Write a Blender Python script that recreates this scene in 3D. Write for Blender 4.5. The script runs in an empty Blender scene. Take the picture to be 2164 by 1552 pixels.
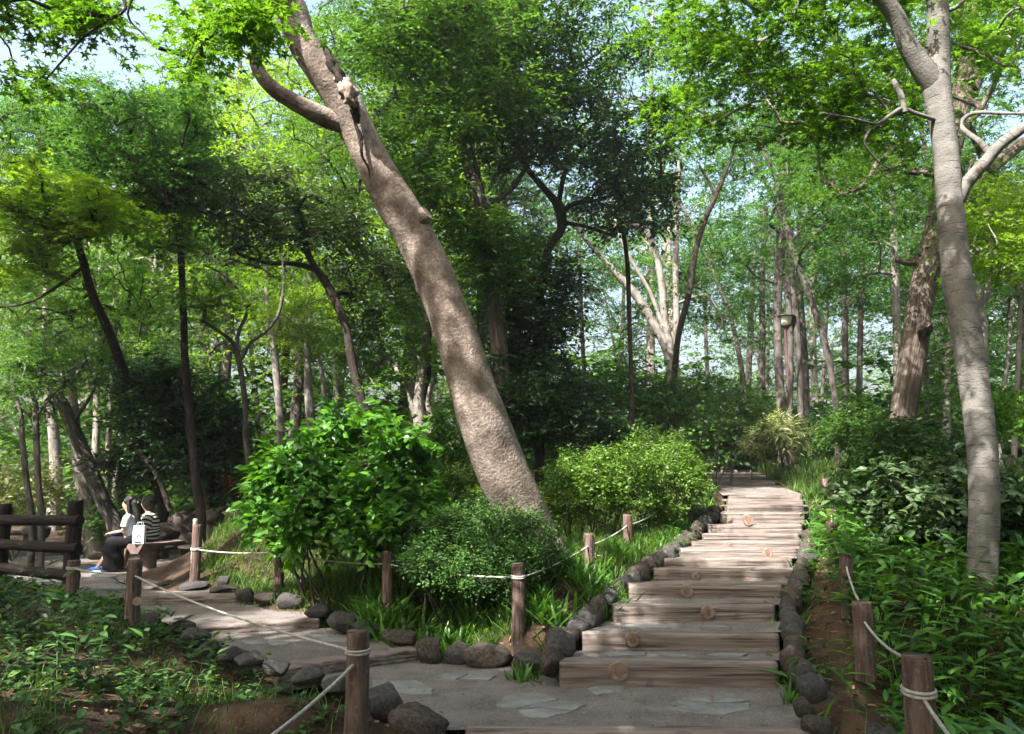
import bpy, math, random
import numpy as np
from mathutils import Vector, Matrix, noise as mnoise

random.seed(11); RNG = np.random.default_rng(11)
R = math.radians
SC = bpy.context.scene
COL = SC.collection

# ------------------------------------------------------------------ camera, sky, sun, exposure
F = 1700.0; CX = 1082.0; CY = 776.0; EYE = 1.75; PITCH = math.atan(229 / 1700.0)
cam = bpy.data.cameras.new('camera'); camo = bpy.data.objects.new('camera', cam); COL.objects.link(camo)
cam.sensor_width = 36; cam.lens = 36 * F / 2164.0; cam.clip_start = 0.05; cam.clip_end = 600
camo.location = (0, 0, EYE); camo.rotation_euler = (R(90) + PITCH, 0, 0)
SC.camera = camo
SUN_EL = R(47); SUN_H = Vector((-0.64, -0.77)).normalized()
SUN = Vector((SUN_H.x * math.cos(SUN_EL), SUN_H.y * math.cos(SUN_EL), math.sin(SUN_EL)))
world = bpy.data.worlds.new('World'); SC.world = world; world.use_nodes = True
wn = world.node_tree.nodes; wl = world.node_tree.links
sky = wn.new('ShaderNodeTexSky'); sky.sky_type = 'NISHITA'; sky.sun_disc = False
sky.sun_elevation = SUN_EL; sky.sun_rotation = math.atan2(SUN_H.x, SUN_H.y)
sky.air_density = 1.3; sky.dust_density = 8.0
wl.new(sky.outputs[0], wn['Background'].inputs[0]); wn['Background'].inputs[1].default_value = 0.125
sl = bpy.data.lights.new('sun', 'SUN'); sl.energy = 5.0; sl.angle = R(0.55); sl.color = (1, .95, .87)
so = bpy.data.objects.new('sun', sl); COL.objects.link(so); so.rotation_euler = SUN.to_track_quat('Z', 'Y').to_euler()
so.location = (-30, -20, 40)
SC.view_settings.view_transform = 'Standard'; SC.view_settings.look = 'None'
SC.view_settings.exposure = 2.05; SC.view_settings.gamma = 1
SC.render.engine = 'CYCLES'
cy = SC.cycles
cy.max_bounces = 7; cy.diffuse_bounces = 4; cy.glossy_bounces = 2; cy.transmission_bounces = 5
cy.use_denoising = True; cy.caustics_reflective = False; cy.caustics_refractive = False
try: cy.denoiser = 'OPENIMAGEDENOISE'
except Exception: pass

# ------------------------------------------------------------------ pixel -> place
def P(px, py, d):
    u = (px - CX) / F; v = -(py - CY) / F
    c, s = math.cos(PITCH), math.sin(PITCH)
    yy = c - v * s; zz = s + v * c
    return np.array((u / yy * d, d, EYE + zz / yy * d))
def G(px, py, z):
    a = P(px, py, 1.0); t = (z - EYE) / (a[2] - EYE)
    return np.array((a[0] * t, t, z))

# ------------------------------------------------------------------ materials
def nt(m):
    m.use_nodes = True; return m.node_tree.nodes, m.node_tree.links
def ramp(n, stops):
    r = n.new('ShaderNodeValToRGB'); e = r.color_ramp.elements
    while len(e) < len(stops): e.new(0.5)
    for el, (p, c) in zip(e, stops): el.position = p; el.color = (*c, 1)
    return r
def leaf_mat(name, dark, light, trans=0.4, rough=0.45, tcol=None, spec=0.4):
    m = bpy.data.materials.new(name); n, l = nt(m); b = n['Principled BSDF']
    a = n.new('ShaderNodeAttribute'); a.attribute_name = 'rnd'
    mid = tuple((x + y) / 2 for x, y in zip(dark, light))
    dark = tuple(x * .55 for x in dark); r = ramp(n, [(0.05, dark), (.5, mid), (.95, tuple(x * 1.12 for x in light))]); l.new(a.outputs['Fac'], r.inputs[0])
    l.new(r.outputs[0], b.inputs['Base Color']); b.inputs['Roughness'].default_value = rough
    b.inputs['Specular IOR Level'].default_value = spec
    t = n.new('ShaderNodeBsdfTranslucent')
    k = n.new('ShaderNodeMix'); k.data_type = 'RGBA'; k.blend_type = 'MULTIPLY'; k.inputs[0].default_value = 1
    l.new(r.outputs[0], k.inputs[6]); k.inputs[7].default_value = (*(tcol or (1.9, 1.7, .55)), 1)
    l.new(k.outputs[2], t.inputs[0])
    x = n.new('ShaderNodeMixShader'); x.inputs[0].default_value = trans
    l.new(b.outputs[0], x.inputs[1]); l.new(t.outputs[0], x.inputs[2])
    l.new(x.outputs[0], n['Material Output'].inputs[0])
    return m
def surf_mat(name, stops, scale=4, detail=8, rough=0.9, bump=0.3, bscale=None, coord='Object', stretch=(1, 1, 1), spots=None, dist=0.02, rings=0, spec=0.2, rough_noise=.6, ringmap=None, ringth=.34, ringmul=.6):
    m = bpy.data.materials.new(name); n, l = nt(m); b = n['Principled BSDF']
    if coord == 'bark':
        tc = n.new('ShaderNodeAttribute'); tc.attribute_name = 'bark'; out = tc.outputs['Vector']
    else:
        tc = n.new('ShaderNodeTexCoord'); out = tc.outputs[coord]
    mp = n.new('ShaderNodeMapping'); mp.inputs['Scale'].default_value = stretch; l.new(out, mp.inputs[0])
    ns = n.new('ShaderNodeTexNoise'); ns.inputs['Scale'].default_value = scale; ns.inputs['Detail'].default_value = detail
    ns.inputs['Roughness'].default_value = rough_noise
    l.new(mp.outputs[0], ns.inputs[0])
    r = ramp(n, stops); l.new(ns.outputs[0], r.inputs[0]); colr = r.outputs[0]
    n2 = n.new('ShaderNodeTexNoise'); n2.inputs['Scale'].default_value = bscale or scale * 6; n2.inputs['Detail'].default_value = 5
    l.new(mp.outputs[0], n2.inputs[0])
    if spots:
        sc, th, colc, amt = spots
        n3 = n.new('ShaderNodeTexNoise'); n3.inputs['Scale'].default_value = sc; n3.inputs['Detail'].default_value = 3
        l.new(out, n3.inputs[0])
        rr = ramp(n, [(th, (0, 0, 0)), (min(1, th + .06), (amt, amt, amt))]); l.new(n3.outputs[0], rr.inputs[0])
        mx = n.new('ShaderNodeMix'); mx.data_type = 'RGBA'; l.new(rr.outputs[0], mx.inputs[0]); l.new(colr, mx.inputs[6])
        mx.inputs[7].default_value = (*colc, 1); colr = mx.outputs[2]
    h = n2.outputs[0]
    if rings:
        m2 = n.new('ShaderNodeMapping'); m2.inputs['Scale'].default_value = ringmap or (3.2, 3.2, 16 * rings); l.new(out, m2.inputs[0])
        w = n.new('ShaderNodeTexNoise'); w.inputs['Scale'].default_value = 1.6; w.inputs['Detail'].default_value = 3; w.inputs['Roughness'].default_value = .4
        l.new(m2.outputs[0], w.inputs[0])
        wr = ramp(n, [(ringth, (.25, .22, .2)), (ringth + .06, (1, 1, 1))]); l.new(w.outputs[0], wr.inputs[0])
        mx = n.new('ShaderNodeMix'); mx.data_type = 'RGBA'; mx.blend_type = 'MULTIPLY'; mx.inputs[0].default_value = ringmul
        l.new(colr, mx.inputs[6]); l.new(wr.outputs[0], mx.inputs[7]); colr = mx.outputs[2]
        ma = n.new('ShaderNodeMath'); ma.operation = 'MULTIPLY_ADD'; l.new(wr.outputs[0], ma.inputs[0]); ma.inputs[1].default_value = .4
        l.new(h, ma.inputs[2]); h = ma.outputs[0]
    l.new(colr, b.inputs['Base Color'])
    bp = n.new('ShaderNodeBump'); bp.inputs['Strength'].default_value = bump; bp.inputs['Distance'].default_value = dist
    l.new(h, bp.inputs['Height']); l.new(bp.outputs[0], b.inputs['Normal'])
    b.inputs['Roughness'].default_value = rough; b.inputs['Specular IOR Level'].default_value = spec
    return m
def flat_mat(name, c, rough=0.6, spec=0.3, metal=0):
    return surf_mat(name, [(0.3, tuple(x * .85 for x in c)), (.7, tuple(min(1, x * 1.12) for x in c))], scale=30, rough=rough, bump=.08, spec=spec)

M = {}
M['soil'] = surf_mat('soil', [(.3, (.018, .013, .009)), (.5, (.05, .033, .022)), (.62, (.085, .055, .035)), (.8, (.03, .035, .012))], scale=2.2, bump=.7, bscale=40, spots=(28, .64, (.16, .11, .07), .6), dist=.03)
M['gravel'] = surf_mat('gravel', [(.3, (.10, .087, .083)), (.5, (.175, .155, .148)), (.72, (.255, .23, .22))], scale=3.0, bump=.9, bscale=110, spots=(60, .58, (.34, .31, .29), .7), dist=.02, detail=12, rough_noise=.72)
M['log'] = surf_mat('step_log_wood', [(.25, (.07, .055, .05)), (.42, (.15, .123, .112)), (.58, (.215, .18, .165)), (.8, (.27, .235, .215))], scale=4, stretch=(.35, 3.5, 5), bump=.7, bscale=14, dist=.01, spots=(3, .6, (.12, .10, .092), .7), rings=1, ringmap=(.7, 7, 26), ringth=.37, ringmul=.75)
M['logend'] = surf_mat('cut_log_end', [(.3, (.12, .085, .07)), (.6, (.25, .185, .15)), (.8, (.33, .26, .22))], scale=16, bump=.3)
M['heart'] = surf_mat('log_heartwood', [(.3, (.11, .075, .055)), (.7, (.24, .165, .125))], scale=14, bump=.3)
M['post'] = surf_mat('post_bark', [(.3, (.035, .024, .022)), (.5, (.11, .075, .064)), (.68, (.19, .135, .115)), (.85, (.26, .2, .18))], scale=14, coord='bark', stretch=(2, 2, .22), bump=1, bscale=26, dist=.02, spots=(30, .62, (.25, .2, .18), .4))
M['posttop'] = surf_mat('post_cut_top', [(.3, (.25, .18, .12)), (.7, (.5, .4, .29))], scale=20, bump=.3)
M['whitepost'] = surf_mat('pale_post_wood', [(.3, (.4, .36, .30)), (.7, (.72, .68, .6))], scale=12, coord='bark', stretch=(2, 2, .3), bump=.5)
M['fence'] = surf_mat('dark_fence_wood', [(.3, (.008, .006, .006)), (.55, (.022, .017, .017)), (.8, (.06, .048, .046))], scale=16, coord='bark', stretch=(2, 2, .2), bump=.9, bscale=30, dist=.02, rough=.75)
M['rope'] = surf_mat('rope_fibre', [(.3, (.33, .31, .28)), (.7, (.62, .6, .56))], scale=60, bump=.6, coord='bark')
M['rock'] = surf_mat('kerb_rock', [(.3, (.025, .024, .026)), (.5, (.06, .056, .057)), (.72, (.115, .105, .102))], scale=5, bump=.7, bscale=24, spots=(9, .6, (.1, .115, .07), .5), dist=.03, spec=.35, rough=.75)
M['rock2'] = surf_mat('brown_rock', [(.3, (.03, .025, .023)), (.5, (.08, .065, .057)), (.72, (.15, .125, .11))], scale=5, bump=.8, bscale=22, spots=(8, .6, (.08, .09, .05), .5), dist=.03)
M['slab'] = surf_mat('blue_grey_slate', [(.3, (.12, .126, .13)), (.5, (.19, .198, .198)), (.75, (.26, .258, .25))], scale=4, bump=.5, bscale=30, dist=.01, spots=(20, .63, (.2, .16, .13), .5))
BARKBIG = surf_mat('smooth_bark_speckled', [(.32, (.05, .039, .034)), (.44, (.125, .098, .084)), (.55, (.245, .2, .175)), (.68, (.45, .395, .36))], scale=2.1, coord='bark', stretch=(1.3, 1.3, 1.2), bump=1, bscale=26, dist=.014, rings=0, spots=(75, .52, (.10, .078, .066), .6), detail=12, rough_noise=.72)
BARKGREY = surf_mat('smooth_grey_bark', [(.3, (.08, .077, .073)), (.5, (.145, .14, .133)), (.72, (.225, .21, .195))], scale=2.2, coord='bark', stretch=(1.4, 1.4, 2.2), bump=.7, bscale=26, dist=.012, rings=2.2, spots=(22, .6, (.17, .14, .12), .6), detail=10)
BARKROUGH = surf_mat('furrowed_bark', [(.3, (.035, .028, .024)), (.48, (.10, .08, .068)), (.62, (.165, .135, .115)), (.8, (.23, .195, .17))], scale=9, coord='bark', stretch=(2.2, 2.2, .22), bump=1, bscale=20, dist=.05, detail=8)
BARKDARK = surf_mat('dark_bark', [(.3, (.015, .012, .011)), (.55, (.045, .035, .03)), (.8, (.1, .08, .068))], scale=8, coord='bark', stretch=(1.5, 1.5, .4), bump=.8, dist=.03)
BARKMID = surf_mat('brown_grey_bark', [(.3, (.035, .031, .029)), (.5, (.085, .075, .07)), (.75, (.17, .152, .142))], scale=6, coord='bark', stretch=(1.5, 1.5, .5), bump=.8, dist=.03)
BARKPALE = surf_mat('pale_bark', [(.3, (.10, .09, .08)), (.5, (.2, .18, .165)), (.75, (.34, .31, .28))], scale=5, coord='bark', stretch=(1.4, 1.4, .8), bump=.6, dist=.02)
L_BRIGHT = leaf_mat('leaf_bright_maple', (.045, .125, .012), (.13, .26, .03), .46, tcol=(1.7, 1.7, .6))
L_YEL = leaf_mat('leaf_yellow_green', (.08, .175, .014), (.2, .33, .035), .48, tcol=(1.6, 1.55, .55))
L_MID = leaf_mat('leaf_mid_green', (.026, .078, .014), (.085, .18, .03), .42, tcol=(1.7, 1.7, .6))
L_COOL = leaf_mat('leaf_cool_green', (.026, .08, .018), (.08, .18, .038), .44, tcol=(1.6, 1.7, .65))
L_DARK = leaf_mat('leaf_dark_evergreen', (.012, .036, .012), (.042, .098, .03), .28, rough=.38, spec=.55, tcol=(1.6, 1.7, .6))
L_GREY = leaf_mat('leaf_glossy_grey_green', (.02, .055, .02), (.10, .17, .07), .26, rough=.42, spec=.45)
L_HYD = leaf_mat('hydrangea_leaf', (.035, .12, .02), (.11, .27, .035), .42, rough=.38, tcol=(1.7, 1.7, .45))
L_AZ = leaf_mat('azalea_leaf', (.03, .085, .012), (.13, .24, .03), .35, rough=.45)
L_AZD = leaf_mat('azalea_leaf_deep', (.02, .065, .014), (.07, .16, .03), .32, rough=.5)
L_BAM = leaf_mat('bamboo_grass_leaf', (.035, .115, .022), (.12, .28, .045), .38, rough=.4)
L_GRASS = leaf_mat('grass_blade', (.03, .09, .014), (.12, .23, .035), .4, rough=.55)
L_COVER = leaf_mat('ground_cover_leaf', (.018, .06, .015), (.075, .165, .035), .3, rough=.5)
L_DRY = leaf_mat('dry_leaf', (.09, .045, .02), (.33, .22, .12), .1, rough=.8, tcol=(1, .8, .5))
L_RED = leaf_mat('red_leaf', (.12, .02, .012), (.3, .07, .04), .4, tcol=(1.7, .9, .5))
L_PALE = leaf_mat('pale_leaf', (.12, .18, .06), (.38, .42, .24), .35)

# ------------------------------------------------------------------ mesh building
class MB:
    def __init__(s): s.v = []; s.f = []; s.bk = []; s.n = 0; s.rnd = []; s.m = []; s.has_rnd = False
    def add(s, verts, faces, bark=None, rnd=None, mi=0):
        verts = np.asarray(verts, dtype=np.float64)
        s.v.append(verts); s.bk.append(verts if bark is None else bark)
        if isinstance(faces, np.ndarray): faces = [faces]
        for fa in faces:
            fa = np.asarray(fa, dtype=np.int64)
            if fa.size == 0: continue
            s.f.append(fa + s.n); s.m.append(np.full(len(fa), mi, dtype=np.int32))
            s.rnd.append(np.zeros(len(fa)) if rnd is None else (rnd if np.ndim(rnd) else np.full(len(fa), rnd)))
            if rnd is not None: s.has_rnd = True
        s.n += len(verts); return s
    def build(s, name, mats, parent=None, smooth=True, loc=None):
        me = bpy.data.meshes.new(name)
        v = np.concatenate(s.v).astype(np.float32)
        if loc is not None: v = v - np.asarray(loc, dtype=np.float32)
        loops = np.concatenate([f.ravel() for f in s.f]).astype(np.int32)
        tot = np.concatenate([np.full(len(f), f.shape[1]) for f in s.f]).astype(np.int32)
        start = np.concatenate(([0], np.cumsum(tot)[:-1])).astype(np.int32)
        me.vertices.add(len(v)); me.vertices.foreach_set('co', v.ravel())
        me.loops.add(len(loops)); me.loops.foreach_set('vertex_index', loops)
        me.polygons.add(len(tot)); me.polygons.foreach_set('loop_start', start)
        me.polygons.foreach_set('material_index', np.concatenate(s.m))
        me.polygons.foreach_set('use_smooth', (tot <= 4) & smooth)
        me.update(calc_edges=True)
        if s.has_rnd:
            at = me.attributes.new('rnd', 'FLOAT', 'FACE'); at.data.foreach_set('value', np.concatenate(s.rnd).astype(np.float32))
        else:
            at = me.attributes.new('bark', 'FLOAT_VECTOR', 'POINT'); at.data.foreach_set('vector', np.concatenate(s.bk).astype(np.float32).ravel())
        for m in (mats if isinstance(mats, (list, tuple)) else [mats]): me.materials.append(m)
        o = bpy.data.objects.new(name, me); COL.objects.link(o)
        if loc is not None: o.location = [float(c) for c in loc]
        if parent is not None:
            o.parent = parent
            if loc is None: o.location = -Vector(parent.location) if parent.parent is None else Vector((0, 0, 0))
            else: o.location = Vector([float(c) for c in loc]) - Vector(parent.location)
        return o
def tag(o, label, cat, group=None, kind=None):
    if label: o['label'] = label
    if cat: o['category'] = cat
    if group: o['group'] = group
    if kind: o['kind'] = kind
    return o
def empty(name, loc, label, cat, group=None):
    o = bpy.data.objects.new(name, None); COL.objects.link(o); o.location = [float(c) for c in loc]
    o.empty_display_size = .1
    return tag(o, label, cat, group)
def structure(o): o['kind'] = 'structure'; return o

def catmull(pts, k=5):
    pts = np.asarray(pts, float)
    if len(pts) < 3:
        t = np.linspace(0, 1, k * (len(pts) - 1) + 1)[:, None]
        return pts[0] + (pts[-1] - pts[0]) * t
    p = np.vstack((2 * pts[0] - pts[1], pts, 2 * pts[-1] - pts[-2])); out = []
    for i in range(1, len(p) - 2):
        for j in range(k):
            t = j / k
            out.append(.5 * ((2 * p[i]) + (-p[i-1] + p[i+1]) * t + (2*p[i-1] - 5*p[i] + 4*p[i+1] - p[i+2]) * t*t + (-p[i-1] + 3*p[i] - 3*p[i+1] + p[i+2]) * t**3))
    out.append(p[-2]); return np.array(out)
def tube(mb, pts, rad, n=10, wob=0.0, k=4, cap=True, mi=0, smooth_pts=True, seed=0, wobf=3.0, squash=None, taper_end=False):
    """round tube along pts with per-point radius"""
    pr = np.hstack((np.asarray(pts, float), np.asarray(rad, float)[:, None]))
    if smooth_pts: pr = catmull(pr, k)
    p = pr[:, :3]; r = np.maximum(pr[:, 3], 1e-4)
    T = np.gradient(p, axis=0); T /= np.linalg.norm(T, axis=1)[:, None] + 1e-9
    ref = np.array((1., 0, 0)) if abs(T[0][0]) < .8 else np.array((0, 1., 0))
    N = np.zeros_like(p); nv = np.cross(T[0], ref); nv /= np.linalg.norm(nv); N[0] = nv
    for i in range(1, len(p)):
        nv = nv - T[i] * nv.dot(T[i]); nv /= np.linalg.norm(nv) + 1e-9; N[i] = nv
    B = np.cross(T, N)
    th = np.arange(n) * 2 * math.pi / n
    c, s_ = np.cos(th), np.sin(th)
    L = np.concatenate(([0], np.cumsum(np.linalg.norm(np.diff(p, axis=0), axis=1))))
    rr = np.repeat(r[:, None], n, 1)
    if wob:
        for i in range(len(p)):
            for j in range(n):
                rr[i, j] *= 1 + wob * mnoise.noise(Vector((c[j] * 1.2 + seed * 7.1, s_[j] * 1.2, L[i] * wobf))) + wob * .5 * mnoise.noise(Vector((c[j] * 3 + seed, s_[j] * 3, L[i] * wobf * 3)))
    sq = 1 if squash is None else squash
    V = p[:, None] + rr[..., None] * (c[None, :, None] * N[:, None] + sq * s_[None, :, None] * B[:, None])
    bk = np.stack((rr * c, rr * s_, np.repeat(L[:, None], n, 1)), -1) + seed * 3.7
    m = len(p); i = np.arange(m - 1)[:, None] * n; j = np.arange(n)[None]
    a = (i + j).ravel(); b = (i + (j + 1) % n).ravel()
    faces = [np.stack((a, b, b + n, a + n), 1)]
    mb.add(V.reshape(-1, 3), faces, bk.reshape(-1, 3), mi=mi)
    if cap:
        base = mb.n - m * n
        mb.add(V[0], np.arange(n)[::-1][None], bk[0], mi=mi); mb.add(V[-1], np.arange(n)[None], bk[-1], mi=mi)
    return p, r

# leaf templates: verts (x along the leaf, y across, z up), face lists
def T_(v, f): return np.array(v, float), [np.array(x) for x in f]
LEAF = T_([(0,0,0), (.45,.26,.05), (1,0,-.08), (.45,-.26,.05)], [[[0,1,2,3]]])
OVAL = T_([(0,0,0), (.3,.2,.04), (.7,.18,.02), (1,0,-.08), (.7,-.18,.02), (.3,-.2,.04)], [[[0,1,2,3],[0,3,4,5]]])
def maple_t(nl=5, notch=.34):
    v = [(0, 0, 0)]; tips = []
    angs = np.linspace(-125, 125, nl) if nl > 3 else [-70, 0, 70]
    for a in angs: 
        ln = 1 - .35 * abs(a) / 125; tips.append((ln * math.cos(R(a)), ln * math.sin(R(a)), -.10))
    nts = []
    step = angs[1] - angs[0]
    for a in [angs[0] - step * .6] + [(angs[i] + angs[i+1]) / 2 for i in range(nl - 1)] + [angs[-1] + step * .6]:
        nts.append((notch * math.cos(R(a)), notch * math.sin(R(a)), .03))
    v = [(0, 0, 0)] + tips + nts
    f = [[0, 1 + nl + i, 1 + i, 2 + nl + i] for i in range(nl)]
    v = np.array(v) * .62
    return v, [np.array(f)]
MAPLE = maple_t(5); TRI = maple_t(3, .3)
BROAD = T_([(0,0,0), (.33,0,0), (.68,0,-.03), (1,0,-.16), (.2,.2,.05), (.6,.26,.05), (.2,-.2,.05), (.6,-.26,.05)],
           [[[0,1,4],[2,3,5],[0,6,1],[2,7,3]], [[1,2,5,4],[1,6,7,2]]])
BAMB = T_([(0,0,0), (.3,.075,.02), (.3,-.075,.02), (.7,.05,-.06), (.7,-.05,-.06), (1,0,-.2)], [[[0,2,1],[3,4,5]], [[1,2,4,3]]])
BLADE = T_([(0,-.022,0), (0,.022,0), (.4,.02,.0), (.4,-.02,.0), (.75,.012,-.06), (.75,-.012,-.06), (1,0,-.18)], [[[0,3,2,1],[3,5,4,2]], [[5,6,4]]])
def place(mb, tmpl, pos, d, nrm, size, rnd, mi=0):
    tv, tf = tmpl; pos = np.asarray(pos); N = len(pos)
    if N == 0: return
    d = d / (np.linalg.norm(d, axis=1)[:, None] + 1e-9)
    y = np.cross(nrm, d); y /= np.linalg.norm(y, axis=1)[:, None] + 1e-9
    z = np.cross(d, y)
    size = np.broadcast_to(size, (N,))
    V = pos[:, None] + size[:, None, None] * (tv[None, :, 0:1] * d[:, None] + tv[None, :, 1:2] * y[:, None] + tv[None, :, 2:3] * z[:, None])
    k = len(tv); off = (np.arange(N) * k)[:, None, None]
    faces = [(f[None] + off).reshape(-1, f.shape[1]) for f in tf]
    base = mb.n; mb.v.append(V.reshape(-1, 3)); mb.bk.append(V.reshape(-1, 3))
    for f, t in zip(faces, tf):
        mb.f.append(f + base); mb.rnd.append(np.repeat(rnd, len(t))); mb.m.append(np.full(len(f), mi, dtype=np.int32))
    mb.n += N * k; mb.has_rnd = True
def rvec(n, flat=1.0):
    v = RNG.normal(size=(n, 3)); v[:, 2] *= flat; return v / np.linalg.norm(v, axis=1)[:, None]
def sprays(mb, centers, rad, tmpl, size, twigs=10, per=9, flat=.35, droop=.15, up=1.0, jit=.45, mi=0, rnds=None):
    """clusters of leafy twigs: every twig a flat spray"""
    C = np.asarray(centers); n = len(C)
    if n == 0: return
    rad = np.broadcast_to(rad, (n,))
    cr = RNG.random(n) if rnds is None else rnds
    cc = np.repeat(C, twigs, 0); rr = np.repeat(rad, twigs); crr = np.repeat(cr, twigs)
    d = rvec(n * twigs, flat)
    st = cc + rvec(n * twigs, flat + .15) * (rr * .35 * RNG.random(n * twigs))[:, None]
    ln = rr * RNG.uniform(.55, 1.15, n * twigs)
    t = (np.arange(per) + .6) / per
    pos = st[:, None] + d[:, None] * (ln[:, None] * t[None])[..., None]
    pos[..., 2] -= droop * ln[:, None] * t[None] ** 2
    pos = pos.reshape(-1, 3); N = len(pos)
    D = np.repeat(d, per, 0)
    side = np.tile(np.where(np.arange(per) % 2 == 0, 1., -1.), n * twigs)
    upv = np.tile((0, 0, 1.), (N, 1)); sv = np.cross(D, upv); sv /= np.linalg.norm(sv, axis=1)[:, None] + 1e-6
    ld = D * .7 + sv * (side * RNG.uniform(.4, 1.1, N))[:, None] + RNG.normal(0, .18, (N, 3)); ld[:, 2] -= .15
    nr = upv * up + RNG.normal(0, jit, (N, 3))
    r = np.clip(.55 * np.repeat(crr, per) + .45 * RNG.random(N), 0, 1)
    place(mb, tmpl, pos + RNG.normal(0, .02, (N, 3)), ld, nr, size * RNG.uniform(.65, 1.2, N), r, mi)

# ------------------------------------------------------------------ sun windows (lit spot, radius), cut into the crowns to light chosen spots
GAPS = [(P(*a[:3]), a[3]) for a in [
    (1620, 1030, 16, .8), (1560, 1060, 14.5, .5), (1600, 1085, 13, .3), (1500, 1110, 12.8, .2), (1650, 1140, 11.4, .3), (1480, 1156, 11, .25), (1570, 1175, 10.6, .25), (1655, 1180, 10.4, .2),
    (1530, 990, 22, .8), (1060, 1010, 9.2, .6), (1040, 1090, 9.3, .4), (780, 350, 8.6, .25), (620, 60, 8.1, .4),
    (720, 930, 9.6, .4), (650, 1010, 9.4, .25), (800, 1090, 9.0, .2), (500, 1140, 11.3, .7), (1300, 990, 12.3, .6), (1200, 1040, 11.8, .35), (1400, 1000, 13, .4),
    (1985, 260, 8, .4), (1990, 330, 8, .35), (2085, 340, 8, .2), (890, 850, 15, .4), (1000, 1240, 8.3, .2), (600, 1300, 9.2, .22), (60, 1330, 7, .1),
    (100, 450, 12, .7), (1673, 690, 20, .5), (1673, 880, 20, .3), (-100, 1450, 5.5, .3), (350, 1450, 6.2, .25), (740, 820, 14, .4), (590, 830, 18, .4), (190, 1060, 15, .35), (1650, 720, 20, .5), (1640, 930, 19, .5), (1683, 1000, 18, .35), (1745, 1040, 15.5, .2), (1760, 960, 20, .6),
    (395, 1130, 14.5, .3), (305, 1110, 13.2, .12), (1720, 1010, 18, .3), (2100, 550, 9, .35), (470, 80, 5.4, .5)]]
GP = np.array([g[0] for g in GAPS]); GR = np.array([g[1] for g in GAPS]); SV = np.array(SUN)
def shade_ok(C, pad=.3):
    """drop clusters that would close one of the gaps"""
    C = np.asarray(C)
    if len(C) == 0: return np.zeros(0, bool)
    w = C[:, None] - GP[None]; t = w @ SV
    dist = np.linalg.norm(w - t[..., None] * SV, axis=2)
    return ~((t > .8) & (dist < GR[None] + pad)).any(1)

# ------------------------------------------------------------------ terrain
STEP = []   # base_y, top_y, left px, right px
for i, a in enumerate([(1446, 1400, 1183, 1646), (1379, 1339, 1232, 1645), (1315, 1280, 1297, 1642), (1266, 1236, 1330, 1654), (1228, 1205, 1384, 1672),
        (1199, 1181, 1403, 1677), (1178, 1161, 1440, 1685), (1156, 1146, 1464, 1690), (1142, 1129, 1486, 1692), (1127, 1109, 1498, 1696),
        (1106, 1084, 1524, 1699), (1081, 1069, 1536, 1701), (1067, 1057, 1540, 1698), (1055, 1046, 1542, 1693)]):
    d = 7.0 + .62 * i
    zb = P(0, a[0], d)[2]; zt = P(0, a[1], d)[2]
    STEP.append(dict(d=d, zb=zb, zt=zt, xl=P(a[2], a[0], d)[0], xr=P(a[3], a[0], d)[0]))
UP = []
for (d, yb, yt, xl, xr) in [(17.2, 1026, 1019, 1512, 1640), (18.8, 1014, 1009, 1508, 1628), (20.4, 1005, 1001, 1506, 1610), (22.2, 998, 994, 1500, 1592)]:
    UP.append(dict(d=d, zb=P(0, yb, d)[2], zt=P(0, yt, d)[2], xl=P(xl, yb, d)[0], xr=P(xr, yb, d)[0]))
LOGS = [ # left path logs: (px,py_top,py_base,d) left end and right end, z
    ((590, 1412, 1446, 7.2), (884, 1372, 1397, 7.98)), ((372, 1325, 1349, 8.4), (676, 1307, 1328, 8.95)), ((262, 1263, 1283, 9.8), (502, 1257, 1273, 10.05))]
ctl = []
def cp(px, py, d, dz=0): q = P(px, py, d); ctl.append((q[0], q[1], q[2] + dz))
for s in STEP:
    for f_ in (0, .5, 1): ctl.append((s['xl'] + (s['xr'] - s['xl']) * f_, s['d'] + .1, s['zb'] - .07))
    ctl.append((s['xl'] - .45, s['d'] + .2, s['zt'] + (.06 if s is not STEP[0] else -.14))); ctl.append((s['xr'] + .45, s['d'] + .2, s['zt'] - .06)); ctl.append((s['xr'] + .15, s['d'] + .2, s['zb'] - .05))
for s in UP:
    ctl.append(((s['xl'] + s['xr']) / 2, s['d'] + .3, s['zb'] - .08)); ctl.append((s['xl'] - .7, s['d'] + .3, s['zt'] + .1)); ctl.append((s['xr'] + .7, s['d'] + .3, s['zt'] + .1))
for x in (-1.5, -.5, .6, 1.7, 2.6):
    for y, z in ((4.9, -.27), (5.4, -.26), (6.1, -.08)): ctl.append((x, y, z))
for x in (-.4, .3): ctl.append((x, 7.1, -.08))
for x, y, z in [(-4, 0, .3), (0, 0, -.2), (4, 0, .2), (0, 3, -.27), (1.6, 3.2, -.26), (2.6, 3, -.05), (2.6, 4.3, .08), (3.6, 4.3, .2), (2.1, 6.0, -.07), (2.1, 6.6, -.05), (2.35, 5.6, -.02), (2.45, 6.4, .02), (2.3, 4.8, -.04), (-9, 4, .6), (-6, 5, .5), (9, 4, .6), (12, 9, 1.0), (-14, 12, .4), (-20, 20, .3), (-3.1, 11.2, .26), (-5, 11.5, .22), (-6, 13, .2), (-5.5, 15, .2), (-8, 15, .15), (-12, 25, .4), (0, 25, 1.6), (-6, 22, 1.0),
                (12, 25, 2.3), (20, 20, 2), (8, 28, 2.2), (0, 40, 1.2), (-20, 40, 0), (20, 40, 1.2), (30, 55, -1), (0, 60, -1), (-30, 60, -2), (35, 30, 1), (-35, 25, -1), (-30, 5, .3), (30, 5, .6), (0, -10, -.3), (-20, -10, 0), (20, -10, 0)]: ctl.append((x, y, z))
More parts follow.
